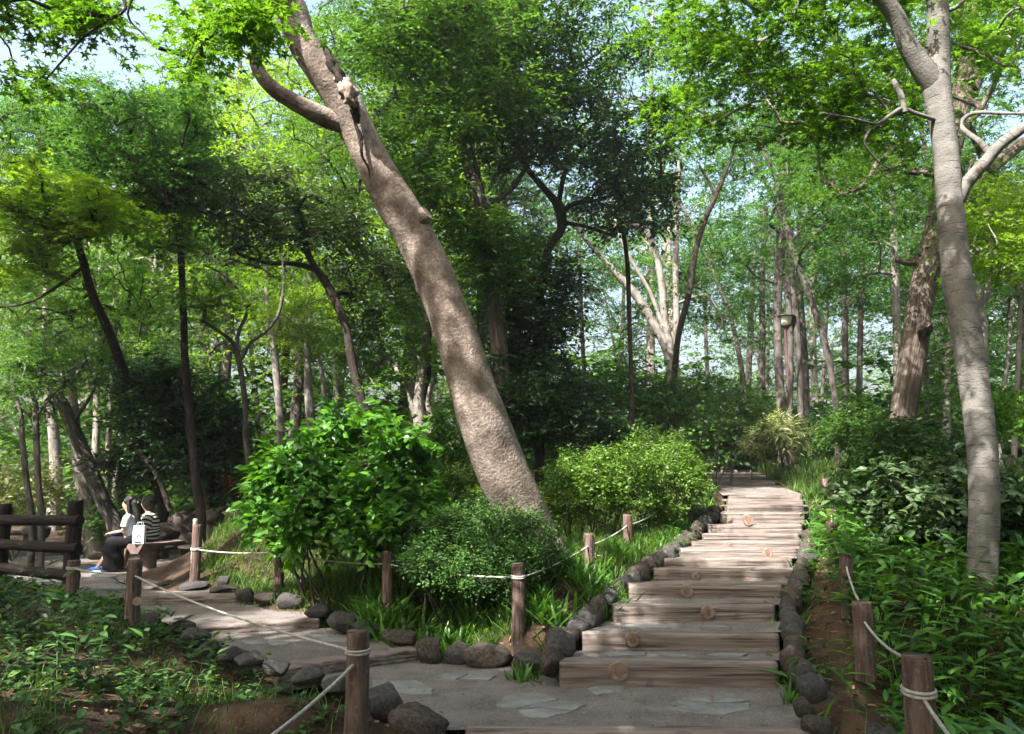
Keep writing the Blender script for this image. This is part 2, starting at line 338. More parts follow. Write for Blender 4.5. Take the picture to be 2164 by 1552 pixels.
for a in [(287, 1332, 8.2), (157, 1275, 8.9), (820, 1300, 8.8), (592, 1262, 10), (417, 1232, 10.8), (1095, 1357, 7.8), (1245, 1252, 9.2), (1150, 1200, 9.6), (740, 1240, 9.8), (700, 1262, 9.5), (660, 1240, 10), (560, 1110, 12), (450, 1140, 12), (700, 1100, 12),
          (900, 1060, 14), (1300, 1180, 11.5), (1350, 1130, 13), (60, 1250, 9.5), (1900, 1200, 9.5), (2100, 1300, 8), (1800, 1440, 6), (1850, 1010, 16), (1800, 1100, 12), (2100, 1130, 12), (1700, 975, 22), (600, 1500, 5.6), (300, 1430, 6.6), (100, 1520, 5), (500, 1420, 7.1), (400, 1362, 8.0), (760, 1520, 5.8), (650, 1475, 6.2)]: cp(*a)
for (a, b) in LOGS:
    for f_ in (0, .5, 1):
        q = P(a[0] + (b[0]-a[0])*f_, a[2] + (b[2]-a[2])*f_, a[3] + (b[3]-a[3])*f_); ctl.append((q[0], q[1] + .15, q[2] - .07))
        q2 = P(a[0] + (b[0]-a[0])*f_, a[1] + (b[1]-a[1])*f_, a[3] + (b[3]-a[3])*f_); ctl.append((q2[0], q2[1] + .6, q2[2] - .09))
ctl = np.array(ctl)
keep = []
for i, c in enumerate(ctl):
    if all(np.hypot(*(c[:2] - ctl[j][:2])) > .12 for j in keep): keep.append(i)
ctl = ctl[keep]
def rbf(a, b): r = np.linalg.norm(a[:, None] - b[None], axis=2); return np.sqrt(r * r + .3)
K = rbf(ctl[:, :2], ctl[:, :2]); n_ = len(ctl)
A = np.zeros((n_ + 3, n_ + 3)); A[:n_, :n_] = K - .004 * np.eye(n_); A[:n_, n_] = 1; A[:n_, n_+1:] = ctl[:, :2]; A[n_:, :n_] = A[:n_, n_:].T
W = np.linalg.solve(A, np.concatenate((ctl[:, 2], [0, 0, 0])))
def H(x, y):
    q = np.stack((np.atleast_1d(x), np.atleast_1d(y)), 1).astype(float); out = np.zeros(len(q))
    for s in range(0, len(q), 20000):
        e = q[s:s+20000]; out[s:s+20000] = rbf(e, ctl[:, :2]) @ W[:n_] + W[n_] + e @ W[n_+1:]
    return out
def h1(x, y): return float(H(x, y)[0])
# path outline polygons (x,y)
PLAZA = [P(885, 1380, 6.0)[:2], G(870, 1500, 0)[:2], G(790, 1462, 0)[:2], G(690, 1440, 0)[:2], P(600, 1380, 7.2)[:2], P(884, 1380, 8.05)[:2], G(950, 1395, 0)[:2], G(1060, 1405, 0)[:2], G(1165, 1415, 0)[:2], (STEP[0]['xl'], 7.1), (STEP[0]['xr'] + .1, 7.1), G(1665, 1480, 0)[:2], P(1715, 1380, 5.85)[:2], P(905, 1380, 5.85)[:2]]
def inpoly(x, y, poly):
    x = np.asarray(x); y = np.asarray(y); ins = np.zeros(x.shape, bool); n = len(poly)
    for i in range(n):
        x1, y1 = poly[i]; x2, y2 = poly[(i + 1) % n]
        c = ((y1 > y) != (y2 > y)) & (x < (x2 - x1) * (y - y1) / (y2 - y1 + 1e-12) + x1)
        ins ^= c
    return ins
STAIRPOLY = [(s['xl'] - .12, s['d'] - .1) for s in STEP + UP] + [(UP[-1]['xl'], 30), (UP[-1]['xr'] + .2, 30)] + [(s['xr'] + .12, s['d'] - .1) for s in (STEP + UP)[::-1]]
def lp(a, b): return P(a, 1270, b)[:2]
LEFTPOLY = [lp(590, 7.2), lp(884, 7.98), lp(690, 8.95), lp(640, 9.3), lp(505, 10.1), lp(420, 11.2), lp(445, 13), lp(420, 15.5), lp(330, 17), (-9, 19), (-14, 18.5), (-15, 13), lp(0, 10.6), lp(150, 9.8), lp(250, 9.6), lp(345, 8.4), lp(430, 7.9), lp(520, 7.4)]
LOWER_ = [(-1.0, 5.9), (2.25, 5.9), (2.1, 4.5), (2.0, 2.5), (-1.0, 2.5), (-.6, 4.5)]
def on_path(x, y): return inpoly(x, y, PLAZA) | inpoly(x, y, LOWER_) | inpoly(x, y, STAIRPOLY) | inpoly(x, y, LEFTPOLY)

def grid_axis(a, b, fine0, fine1, df, dc):
    s = list(np.arange(a, fine0, dc)) + list(np.arange(fine0, fine1, df)) + list(np.arange(fine1, b + dc, dc)); return np.array(s)
gx = grid_axis(-60, 60, -9, 9, .16, 1.5); gy = grid_axis(-14, 90, 2, 20, .16, 1.5)
X, Y = np.meshgrid(gx, gy); Z = H(X.ravel(), Y.ravel())
Z = np.clip(Z, -6, 5)
bump = np.array([mnoise.noise(Vector((x * 1.7, y * 1.7, 0))) * .035 + mnoise.noise(Vector((x * 5, y * 5, 3))) * .014 for x, y in zip(X.ravel(), Y.ravel())])
op = on_path(X.ravel(), Y.ravel()); Z = Z + np.where(op, 0, bump)
Z = np.where(inpoly(X.ravel(), Y.ravel(), LOWER_), np.minimum(Z, -.24), Z)
pz = inpoly(X.ravel(), Y.ravel(), PLAZA) | (inpoly(X.ravel() - .1, Y.ravel(), PLAZA) & inpoly(X.ravel() + .1, Y.ravel(), PLAZA))
Z = np.where(pz, np.minimum(Z, -.05), Z)
TERR = (gx, gy, Z.reshape(X.shape))
def HT(x, y):
    """height of the built ground mesh"""
    x = np.atleast_1d(np.asarray(x, float)); y = np.atleast_1d(np.asarray(y, float))
    i = np.clip(np.searchsorted(gx, x) - 1, 0, len(gx) - 2); j = np.clip(np.searchsorted(gy, y) - 1, 0, len(gy) - 2)
    u = np.clip((x - gx[i]) / (gx[i+1] - gx[i]), 0, 1); v = np.clip((y - gy[j]) / (gy[j+1] - gy[j]), 0, 1); z = TERR[2]
    return (z[j, i] * (1-u) + z[j, i+1] * u) * (1-v) + (z[j+1, i] * (1-u) + z[j+1, i+1] * u) * v
mb = MB(); nx, ny = len(gx), len(gy)
ii = (np.arange(ny - 1)[:, None] * nx + np.arange(nx - 1)[None]).ravel()
mb.add(np.stack((X.ravel(), Y.ravel(), Z), 1), np.stack((ii, ii + 1, ii + 1 + nx, ii + nx), 1))
structure(mb.build('ground', M['soil']))

def sheet(name, poly, zf, mat, res=.12, thick=None):
    """a gravel surface over a polygon, height from zf"""
    poly = np.array(poly); x0, y0 = poly.min(0); x1, y1 = poly.max(0)
    xs = np.arange(x0, x1 + res, res); ys = np.arange(y0, y1 + res, res); XX, YY = np.meshgrid(xs, ys)
    cx, cyy = XX[:-1, :-1] + res/2, YY[:-1, :-1] + res/2
    vin = inpoly(XX.ravel(), YY.ravel(), poly).reshape(XX.shape)
    ins = (vin[:-1, :-1] | vin[1:, :-1] | vin[:-1, 1:] | vin[1:, 1:]).ravel()
    Q = np.stack((XX.ravel(), YY.ravel()), 1); A0 = poly; A1 = np.roll(poly, -1, 0); E_ = A1 - A0
    t_ = np.clip(((Q[:, None] - A0[None]) * E_[None]).sum(2) / ((E_ ** 2).sum(1) + 1e-12), 0, 1); CP = A0[None] + t_[..., None] * E_[None]
    dd_ = ((CP - Q[:, None]) ** 2).sum(2); near = CP[np.arange(len(Q)), dd_.argmin(1)]; vo = ~vin.ravel(); Q[vo] = near[vo]
    XX = Q[:, 0].reshape(XX.shape); YY = Q[:, 1].reshape(YY.shape)
    z = zf(XX.ravel(), YY.ravel()) + np.array([mnoise.noise(Vector((a * 2.3, b * 2.3, 1))) * .012 for a, b in zip(XX.ravel(), YY.ravel())])
    n = len(xs); q = ((np.arange(len(ys)-1)[:, None]) * n + np.arange(n-1)[None]).ravel()[ins]
    m = MB(); m.add(np.stack((XX.ravel(), YY.ravel(), z), 1), np.stack((q, q+1, q+1+n, q+n), 1))
    return structure(m.build(name, mat))
sheet('plaza_path', PLAZA, lambda x, y: np.zeros_like(x), M['gravel'])

# ------------------------------------------------------------------ log steps
LOWER = [(-1.0, 5.9), (2.25, 5.9), (2.1, 4.5), (2.0, 2.5), (-1.0, 2.5), (-.6, 4.5)]
sheet('lower_path', LOWER, lambda x, y: np.full_like(x, -.17), M['gravel'])
def ordn(i): return ['first', 'second', 'third', 'fourth', 'fifth', 'sixth', 'seventh', 'eighth', 'ninth', 'tenth', 'eleventh', 'twelfth', 'thirteenth', 'fourteenth', 'fifteenth', 'sixteenth', 'seventeenth', 'eighteenth', 'nineteenth', 'twentieth', 'twenty-first', 'twenty-second', 'twenty-third', 'twenty-fourth', 'twenty-fifth', 'twenty-sixth', 'twenty-seventh', 'twenty-eighth', 'twenty-ninth', 'thirtieth', 'thirty-first', 'thirty-second', 'thirty-third', 'thirty-fourth'][i]
def beam(a, b, h, depth, seed, parent=None, name='beam', nseg=40):
    """hewn log between top-front points a and b (top edge), height h, depth back"""
    a = np.array(a, float); b = np.array(b, float); ax = b - a; Ln = np.linalg.norm(ax); ax /= Ln
    back = np.array((-ax[1], ax[0], 0)); back /= np.linalg.norm(back); up = np.array((0, 0, 1.))
    prof = []
    nf = 16
    for i in range(nf): prof.append((0, -h + (h - .02) * i / (nf - 1)))        # front face, bottom to top
    prof += [(.006, -.008), (.02, -.001)]
    for i in range(1, 6): prof.append((.02 + (depth - .04) * i / 5, 0))
    prof += [(depth, -.02), (depth, -h)]
    prof = np.array(prof); V = []; B = []
    rs = random.Random(seed); groove = [rs.uniform(-1, 1) for _ in prof]
    for s in range(nseg + 1):
        t = s / nseg
        for k, (pb, pz) in enumerate(prof):
            g = .006 * mnoise.noise(Vector((t * Ln * 1.3, k * .9 + seed, seed))) + .005 * groove[k] * (1 if k < nf else .3) + .004 * mnoise.noise(Vector((t * Ln * 9, k * .8, seed)))
            lift = .014 * mnoise.noise(Vector((t * Ln * .8, seed * 3.1, 0)))
            q = a + ax * (t * Ln) + back * (pb + (g if k < nf + 1 else 0)) + up * (pz + (g * .6 if k >= nf else 0) + lift)
            V.append(q); B.append((t * Ln + seed * 3, pb, pz))
    n = len(prof); m = MB(); i = np.arange(nseg)[:, None] * n; j = np.arange(n)[None]
    q0 = (i + j).ravel(); q1 = (i + (j + 1) % n).ravel()
    m.add(V, [np.stack((q0, q0 + n, q1 + n, q1), 1), np.arange(n)[None], (np.arange(n)[::-1] + nseg * n)[None]], np.array(B))
    m.v[0] = np.array(V)
    return m
def put(m, name, mat, parent): return m.build(name, mat, parent)
def log_end(parent, c, r, seed):
    """round end of a tie log, poking out of the riser"""
    m = MB(); c = np.array(c)
    tube(m, [c + (0, .03, 0), c + (0, -.004, 0), c + (0, -.008, 0)], [r * 1.05, r, r * .96], n=18, wob=.2, seed=seed * 1.7, k=1)
    o = m.build('log_end', [M['logend']], parent); 
    m = MB(); tube(m, [c + (0, -.006, 0), c + (0, -.011, 0)], [r * .55, r * .5], n=14, wob=.3, seed=seed + 5, k=1)
    m.build('heartwood', [M['heart']], o).location = Vector((0, 0, 0))
    return o
ENDS = {0: [(1309, 1419, 20)], 1: [(1337, 1352, 14)], 2: [(1404, 1298, 12), (1496, 1294, 14)], 3: [(1451, 1249, 13)], 4: [(1470, 1219, 8), (1588, 1216, 14)], 6: [(1622, 1170, 10)], 7: [(1540, 1153, 8)], 9: [(1582, 1099, 11)]}
allsteps = STEP + UP
for i, s in enumerate(allsteps):
    xl, xr = s['xl'], s['xr']
    nxt = allsteps[i+1] if i + 1 < len(allsteps) else None
    e = ENDS.get(i, [])
    kind = 'no round log end showing' if not e else ('one round log end' if len(e) == 1 else 'two round log ends')
    lab = f"{ordn(i)} timber step up from the plaza on the right stairs, {kind}"
    t = empty('timber_step', ((xl+xr)/2, s['d'], s['zb']), lab, 'step', 'timber steps of the right stairs')
    skew = .05 * math.sin(i * 2.1)
    m = beam((xl, s['d'] + skew, s['zt']), (xr, s['d'] - skew, s['zt']), s['zt'] - s['zb'] + .08, .15, i + 1)
    put(m, 'beam', M['log'], t)
    for (px, py, rp) in e:
        q = P(px, py, s['d']); r_ = rp * s['d'] / F
        q[1] = s['d'] - .004; log_end(t, q, r_, i)
    # tread
    d0 = s['d'] + .12; 
    if nxt is None: d1, z1, xl1, xr1 = 29.0, s['zt'] + .12, s['xl'] + .2, s['xr'] + 2.0
    else: d1, z1, xl1, xr1 = nxt['d'] + .06, nxt['zb'], nxt['xl'], nxt['xr']
    z0 = s['zt'] - .012
    poly = [(xl - .1, d0), (xr + .1, d0), (max(xr1, xl1) + .1, d1), (min(xl1, xr1) - .1, d1)]
    sheet('stair_path', poly, lambda x, y, d0=d0, d1=d1, z0=z0, z1=z1: z0 + (z1 - z0) * np.clip((y - d0) / (d1 - d0), 0, 1), M['gravel'], res=.06 if d1 - d0 < 3 else .2)
t = empty('timber_step', (.8, 5.8, -.17), 'lowest timber edging at the bottom of the photo, below the plaza', 'step', 'timber steps of the right stairs')
put(beam((P(985, 1380, 5.8)[0], 5.8, .015), (P(1715, 1380, 5.8)[0], 5.76, .012), .2, .16, 77), 'beam', M['log'], t)
# left path
for i, (a, b) in enumerate(LOGS):
    A_, B_ = P(a[0], a[1], a[3]), P(b[0], b[1], b[3]); Ab, Bb = P(a[0], a[2], a[3]), P(b[0], b[2], b[3])
    lab = ['lowest timber step of the left path, split near its right end', 'middle timber step of the left path with a dark knot hole', 'top timber step of the left path, nearest the stone bench'][i]
    t = empty('timber_step', (A_ + B_) / 2, lab, 'step', 'timber steps of the left path')
    put(beam(A_, B_, max(A_[2]-Ab[2], B_[2]-Bb[2]) + .07, .2, i + 40), 'beam', M['log'], t)
    if i < 2: na, nb = LOGS[i+1]; N0 = P(na[0], na[2], na[3]); N1 = P(nb[0], nb[2], nb[3])
    else: N0 = np.array((-14, 17, .2)); N1 = np.array((-3.0, 17.5, .25))
    if i < 2:
        poly = [A_[:2] + (-.1, .15), B_[:2] + (.15, .15), N1[:2] + (.1, .08), N0[:2] + (-.2, .08)]
        pts = np.array([(A_[0], A_[1], A_[2] - .012), (B_[0], B_[1], B_[2] - .012), tuple(N0), tuple(N1)])
        c_ = np.linalg.lstsq(np.c_[pts[:, :2], np.ones(4)], pts[:, 2], rcond=None)[0]
        sheet('left_path', poly, lambda x, y, c_=c_: c_[0] * x + c_[1] * y + c_[2], M['gravel'], res=.06)
    else:
        poly = [A_[:2] + (-.1, .15), B_[:2] + (.1, .15), lp(420, 11.2), lp(440, 13), lp(425, 15.5), lp(330, 17), (-9, 19), (-15, 18.5), (-15, 13), lp(0, 10.6), lp(150, 9.9)]
        z3 = (A_[2] + B_[2]) / 2
        sheet('left_path', poly, lambda x, y: z3 - .02 + (.24 - z3) * np.clip((y - 10) / 4, 0, 1), M['gravel'], res=.12)
def ZL(y, z3=float((P(262,1263,9.8)[2] + P(502,1257,10.05)[2]) / 2)): return z3 - .02 + (.24 - z3) * min(1, max(0, (y - 10) / 4))

# flagstones
def slab(pxs, zf, lab, grp='flagstones set in the path'):
    pts = []
    for (px, py) in pxs:
        z = 0.0 if zf is None else zf
        pts.append(G(px, py, z))
    pts = np.array(pts); c = pts.mean(0); k = len(pts)
    # roughen the outline
    out = []
    for i in range(k):
        a, b = pts[i], pts[(i+1) % k]
        for t in (0, .33, .66): out.append(a + (b - a) * t + np.array((random.uniform(-1, 1), random.uniform(-1, 1), 0)) * .012)
    out = np.array(out); k = len(out); top = out + (0, 0, .007); inner = c + (top - c) * .97 + (0, 0, .003); bot = out - (0, 0, .03)
    m = MB(); i = np.arange(k); j = (i + 1) % k
    m.add(np.vstack((inner, top, bot)), [np.arange(k)[None], np.stack((i, i + k, j + k, j), 1)[:, ::-1], np.stack((i + k, i + 2*k, j + 2*k, j + k), 1)[:, ::-1]])
    fl = m.f[0]; 
    nrm = np.cross(inner[1] - inner[0], inner[2] - inner[0])
    o = m.build('flagstone', M['slab'], smooth=False, loc=c); tag(o, lab, 'flagstone', grp); return o
slab([(1047, 1493), (1067, 1474), (1103, 1467), (1155, 1469), (1183, 1480), (1090, 1499)], None, 'upper left slab of the three-piece flagstone in the middle of the plaza')
slab([(1093, 1501), (1140, 1488), (1186, 1482), (1236, 1491), (1210, 1504), (1140, 1496)], None, 'right slab of the three-piece flagstone in the middle of the plaza')
slab([(1096, 1504), (1140, 1499), (1208, 1506), (1160, 1519), (1112, 1516)], None, 'lower slab of the three-piece flagstone in the middle of the plaza')
slab([(1412, 1490), (1440, 1480), (1500, 1488), (1470, 1494)], None, 'thin brownish slab of the flagstone below the right stairs')
slab([(1440, 1479), (1462, 1473), (1500, 1470), (1503, 1486)], None, 'upper left slab of the flagstone below the right stairs')
slab([(1508, 1470), (1550, 1468), (1585, 1483), (1540, 1487), (1507, 1486)], None, 'upper right slab of the flagstone below the right stairs')
slab([(1420, 1497), (1500, 1490), (1587, 1489), (1586, 1500), (1530, 1512), (1445, 1508)], None, 'wide lower slab of the flagstone below the right stairs')
slab([(1241, 1458), (1262, 1450), (1320, 1454), (1318, 1464), (1260, 1470)], None, 'small flagstone just below the lowest right step')
slab([(923, 1433), (945, 1423), (990, 1425), (962, 1437)], None, 'left half of the split flagstone below the round kerb stones')
slab([(968, 1437), (992, 1426), (1048, 1430), (1035, 1439)], None, 'right half of the split flagstone below the round kerb stones')
slab([(785, 1440), (815, 1440), (825, 1460), (790, 1458)], None, 'left piece of the flagstone right of the nearest left post')
slab([(822, 1442), (880, 1440), (914, 1458), (912, 1469), (850, 1470), (830, 1458)], None, 'right piece of the flagstone right of the nearest left post')
for pl, z, lb in [([(505, 1357), (520, 1353), (556, 1355), (560, 1362), (530, 1363)], .12, 'left small slab on the lower tread of the left path'), ([(562, 1359), (575, 1354), (605, 1358), (608, 1363), (575, 1366)], .12, 'right small slab on the lower tread of the left path'),
        ([(657, 1345), (690, 1341), (735, 1345), (737, 1358), (690, 1358)], .11, 'pale slab beside the nearest left post on the lower tread'), ([(320, 1287), (352, 1284), (353, 1290), (322, 1291)], .23, 'small slab on the middle tread of the left path'),
        ([(178, 1238), (215, 1234), (270, 1238), (262, 1246), (200, 1246)], .3, 'flagstone on the left path behind the rope post'), ([(190, 1213), (240, 1212), (245, 1219), (200, 1221)], .28, 'narrow flagstone in front of the stone bench'), ([(60, 1222), (130, 1221), (133, 1232), (66, 1230)], .3, 'flagstone seen under the lowest fence rail'), ([(46, 1178), (80, 1176), (92, 1180), (60, 1183)], .24, 'far flagstone seen between the fence rails')]:
    slab(pl, z, lb)
for k, (si, pl) in enumerate([(0, [(1270, 1384), (1300, 1379), (1365, 1380), (1362, 1386), (1290, 1388)]), (0, [(1394, 1387), (1400, 1381), (1445, 1383), (1452, 1388)]), (0, [(1490, 1387), (1520, 1382), (1580, 1381), (1570, 1388)]), (1, [(1310, 1327), (1330, 1321), (1400, 1323), (1420, 1328)]), (1, [(1478, 1327), (1490, 1323), (1530, 1322), (1540, 1327)])]):
    s = STEP[si]; slab(pl, (s['zt'] + STEP[si+1]['zb']) / 2 + .004, ['left', 'middle', 'right', 'left', 'right'][k] + f' slate slab on the {ordn(si)} tread of the right stairs')

# ------------------------------------------------------------------ rocks
def rock_mesh(seed, res=20):
    th = np.linspace(0, math.pi, res); ph = np.linspace(0, 2 * math.pi, res * 2, endpoint=False); V = []
    rs = random.Random(seed); planes = [(Vector((rs.gauss(0, 1), rs.gauss(0, 1), rs.gauss(0, 1))).normalized(), rs.uniform(.55, .88)) for _ in range(9)]
    for t in th:
        for p in ph:
            v = Vector((math.sin(t) * math.cos(p), math.sin(t) * math.sin(p), math.cos(t)))
            r = 1 + .22 * mnoise.noise(v * 1.1 + Vector((seed, 0, 0))) + .1 * mnoise.noise(v * 2.6 + Vector((0, seed, 0))) + .03 * mnoise.noise(v * 8)
            for n_p, dd in planes:
                k = v.dot(n_p) * r
                if k > dd: r -= (k - dd) * .8
            V.append(v * r)
    n = res * 2; m = MB(); i = np.arange(res - 1)[:, None] * n; j = np.arange(n)[None]
    a = (i + j).ravel(); b = (i + (j + 1) % n).ravel()
    m.add(np.array(V), np.stack((a, a + n, b + n, b), 1)); return m
ROCKS = []
for k in range(10):
    o = rock_mesh(k * 3.3 + 1).build('kerb_stone', M['rock'] if k % 3 else M['rock2']); ROCKS.append(o)
used = set()
def rock(x, y, z, sx, sy, sz, rz, lab, grp, which=None, name='kerb_stone', cat='kerb stone'):
    k = random.randrange(10) if which is None else which
    o = ROCKS[k]
    if k in used: o = o.copy(); COL.objects.link(o)
    used.add(k); o.name = name; 
    o.location = (x, y, z); o.scale = (sx, sy, sz); o.rotation_euler = (random.uniform(-.2, .2), random.uniform(-.2, .2), rz)
    tag(o, lab, cat, grp); return o
def rock_px(px, py, wpx, hpx, d, lab, grp, **k):
    q = P(px, py, d); s = d / F
    return rock(q[0], q[1], q[2], wpx * s / 2, wpx * s * .42, hpx * s / 2, random.uniform(-.2, .2), lab, grp, **k)
# left kerb of the right stairs (walk up the edge)
def kerb(edge, side, name, n, size):
    pts = np.array(edge); L = np.concatenate(([0], np.cumsum(np.linalg.norm(np.diff(pts[:, :2], axis=0), axis=1)))); s = 0; k = 0
    while k < n:
        r = size * random.uniform(.75, 1.25); s += r
        if s > L[-1]: break
        q = np.array([np.interp(s, L, pts[:, c]) for c in range(3)]); t = np.array([np.interp(s + .1, L, pts[:, c]) for c in range(3)]) - q
        ang = math.atan2(t[1], t[0]); hgt = random.uniform(.85, 1.25)
        big = 'large' if r > size * 1.05 else ('squat' if hgt < 1 else 'small')
        rock(q[0] + side * random.uniform(0, .05), q[1], q[2] - .035, r * 1.25, size * random.uniform(.8, 1.05), size * hgt, ang + random.uniform(-.15, .15), f"{big} dark kerb stone, {ordn(k)} {name}", 'kerb stones along the paths')
        s += r * .82; k += 1
kerb([(s['xl'] - .12, s['d'], s['zt'] - .02) for s in STEP + UP[:2]], -1, 'up the left edge of the right stairs', 34, .125)
kerb([(STEP[0]['xr'] + .22, 5.5, .02), (STEP[0]['xr'] + .17, 6.3, .03)] + [(s['xr'] + .12, s['d'], s['zt'] + .0) for s in STEP + UP[:3]], 1, 'up the right edge of the right stairs', 34, .118)
for (px, py, w, h, d, lab) in [(908, 1378, 54, 62, 7.9, 'round brown kerb stone at the right end of the lowest left step'), (965, 1382, 52, 46, 7.85, 'dark round kerb stone next right of the brown round one'), (1028, 1387, 90, 50, 7.75, 'long flat-topped kerb stone in the plaza corner'),
        (1130, 1400, 84, 48, 7.5, 'pointed low kerb stone left of the lowest right step'), (1180, 1365, 62, 76, 7.35, 'biggest dome-shaped kerb stone left of the lowest right step'), (1160, 1330, 60, 30, 7.9, 'flat stone behind the dome-shaped kerb stone'), (1180, 1312, 46, 24, 8.2, 'small stone at the foot of the bank behind the dome-shaped one'),
        (845, 1348, 76, 34, 8.25, 'flat brown kerb stone above the right end of the lowest left step'), (775, 1328, 60, 32, 8.5, 'dark oval kerb stone fifth back along the bank'), (724, 1312, 60, 44, 8.7, 'large dark kerb stone on the bank side of the left path'), (672, 1291, 56, 26, 9.0, 'reddish kerb stone catching sun above the middle left step'),
        (612, 1270, 54, 36, 9.5, 'pointed grey kerb stone by the second post of the bank'), (560, 1264, 46, 28, 9.7, 'oval kerb stone right of the top left step'), (520, 1256, 42, 26, 9.95, 'rounded kerb stone at the right end of the top left step'), (470, 1245, 60, 14, 10.4, 'low flat kerb stone past the top left step'), (405, 1238, 60, 12, 10.7, 'low kerb stone at the foot of the square post'), (350, 1232, 46, 10, 10.9, 'thin kerb stone in front of the bench ground'),
        (472, 1228, 26, 24, 10.7, 'small grey stone in the grass by the top step'),
        (387, 1328, 48, 34, 7.75, 'dark kerb stone behind the second rope post'), (413, 1347, 60, 42, 7.5, 'cracked grey boulder at the left end of the middle left step'), (318, 1310, 40, 34, 8.3, 'grey kerb stone right behind the knotted rope post'), (442, 1368, 46, 28, 7.25, 'mossy kerb stone next below the cracked grey boulder'),
        (487, 1383, 48, 30, 7.05, 'smooth dark kerb stone halfway down the left verge'), (530, 1392, 60, 28, 6.95, 'long low kerb stone halfway down the left verge'), (583, 1410, 52, 36, 6.8, 'round black kerb stone at the left end of the lowest left step'), (650, 1430, 70, 30, 6.65, 'half buried kerb stone below the lowest left step'), (712, 1448, 60, 34, 6.5, 'kerb stone just left of the nearest left post'),
        (815, 1482, 84, 70, 6.2, 'rough fissured boulder right of the nearest left post'), (880, 1535, 125, 74, 5.75, 'big smooth boulder at the bottom of the plaza'),
        (1715, 1455, 60, 60, 6.3, 'tall boulder at the right edge of the plaza'), (1700, 1500, 44, 40, 6.0, 'small pale-topped boulder below the tall right one'), (1725, 1535, 60, 44, 5.8, 'round boulder at the lower right corner of the plaza')]:
    rock_px(px, py, w * 1.06, h * 1.15, d, lab, 'kerb stones along the paths')
for (px, py, w, h, d, lab) in [(390, 1112, 66, 56, 14.6, 'tall brown boulder behind the bench at the foot of the dark tree'), (352, 1130, 54, 40, 14.2, 'low brown boulder just right of the seated people'), (425, 1122, 40, 34, 14.2, 'pale sunlit boulder behind the square post'), (398, 1142, 36, 28, 13.8, 'small sunlit boulder in front of the tall brown one'),
        (448, 1095, 50, 36, 13.8, 'boulder topped with dry grass on the slope'), (345, 1158, 44, 14, 13.4, 'flat edging stone right of the bench'), (395, 1158, 40, 13, 13.4, 'flat edging stone in front of the boulders'), (75, 1125, 60, 36, 17, 'grey boulder seen between the fence rails')]:
    rock_px(px, py, w, h * 1.2, d, lab, 'boulders behind the bench', name='boulder', cat='boulder', which=random.choice([0, 3, 6, 9]))
for (px, py, w, h, d, lab) in [(206, 1176, 40, 14, 13.3, 'flat pale edging stone near the blue shoes'), (150, 1168, 60, 12, 14, 'long edging stone left of the blue shoes'), (1450, 968, 30, 18, 19, 'small pale boulder beside the upper left post'), (1460, 985, 26, 14, 18.5, 'flat stone below the small pale boulder')]:
    rock_px(px, py, w, h, d, lab, 'edging stones', name='edging_stone', cat='stone')
for k in range(10):
    if k not in used: bpy.data.objects.remove(ROCKS[k])

# ------------------------------------------------------------------ posts and ropes
def post(px, ytop, ybase, wpx, d, lab, mat=None, knots=True, extra_down=.12, lean=0, name='rope_post', grp='rope posts along the paths'):
    top = P(px, ytop, d); base = P(px, ybase, d); r = wpx * d / F / 2
    zt = top[2]; zb = base[2] - extra_down
    b = (top[0] - lean * (zt - zb), d, zb)
    t = empty(name, b, lab, 'post', grp)
    m = MB(); sd = random.random() * 50
    tube(m, [b, ((b[0] + top[0]) / 2 + random.uniform(-.006, .006), d, (zb + zt) / 2), (top[0], d, zt - .012), (top[0], d, zt)], [r * 1.08, r * 1.02, r, r * .93], n=22 if d < 12 else 12, wob=.07, k=5, seed=sd, wobf=5)
    m.build('shaft', mat or M['post'], t)
    m = MB(); tube(m, [(top[0], d, zt - .004), (top[0], d, zt + .003)], [r * .88, r * .85], n=18, k=1, wob=.05, seed=sd); m.build('cut_top', M['whitepost'] if mat is M['whitepost'] else M['posttop'], t)
    return (top[0], d, zt, r)
PO = {}
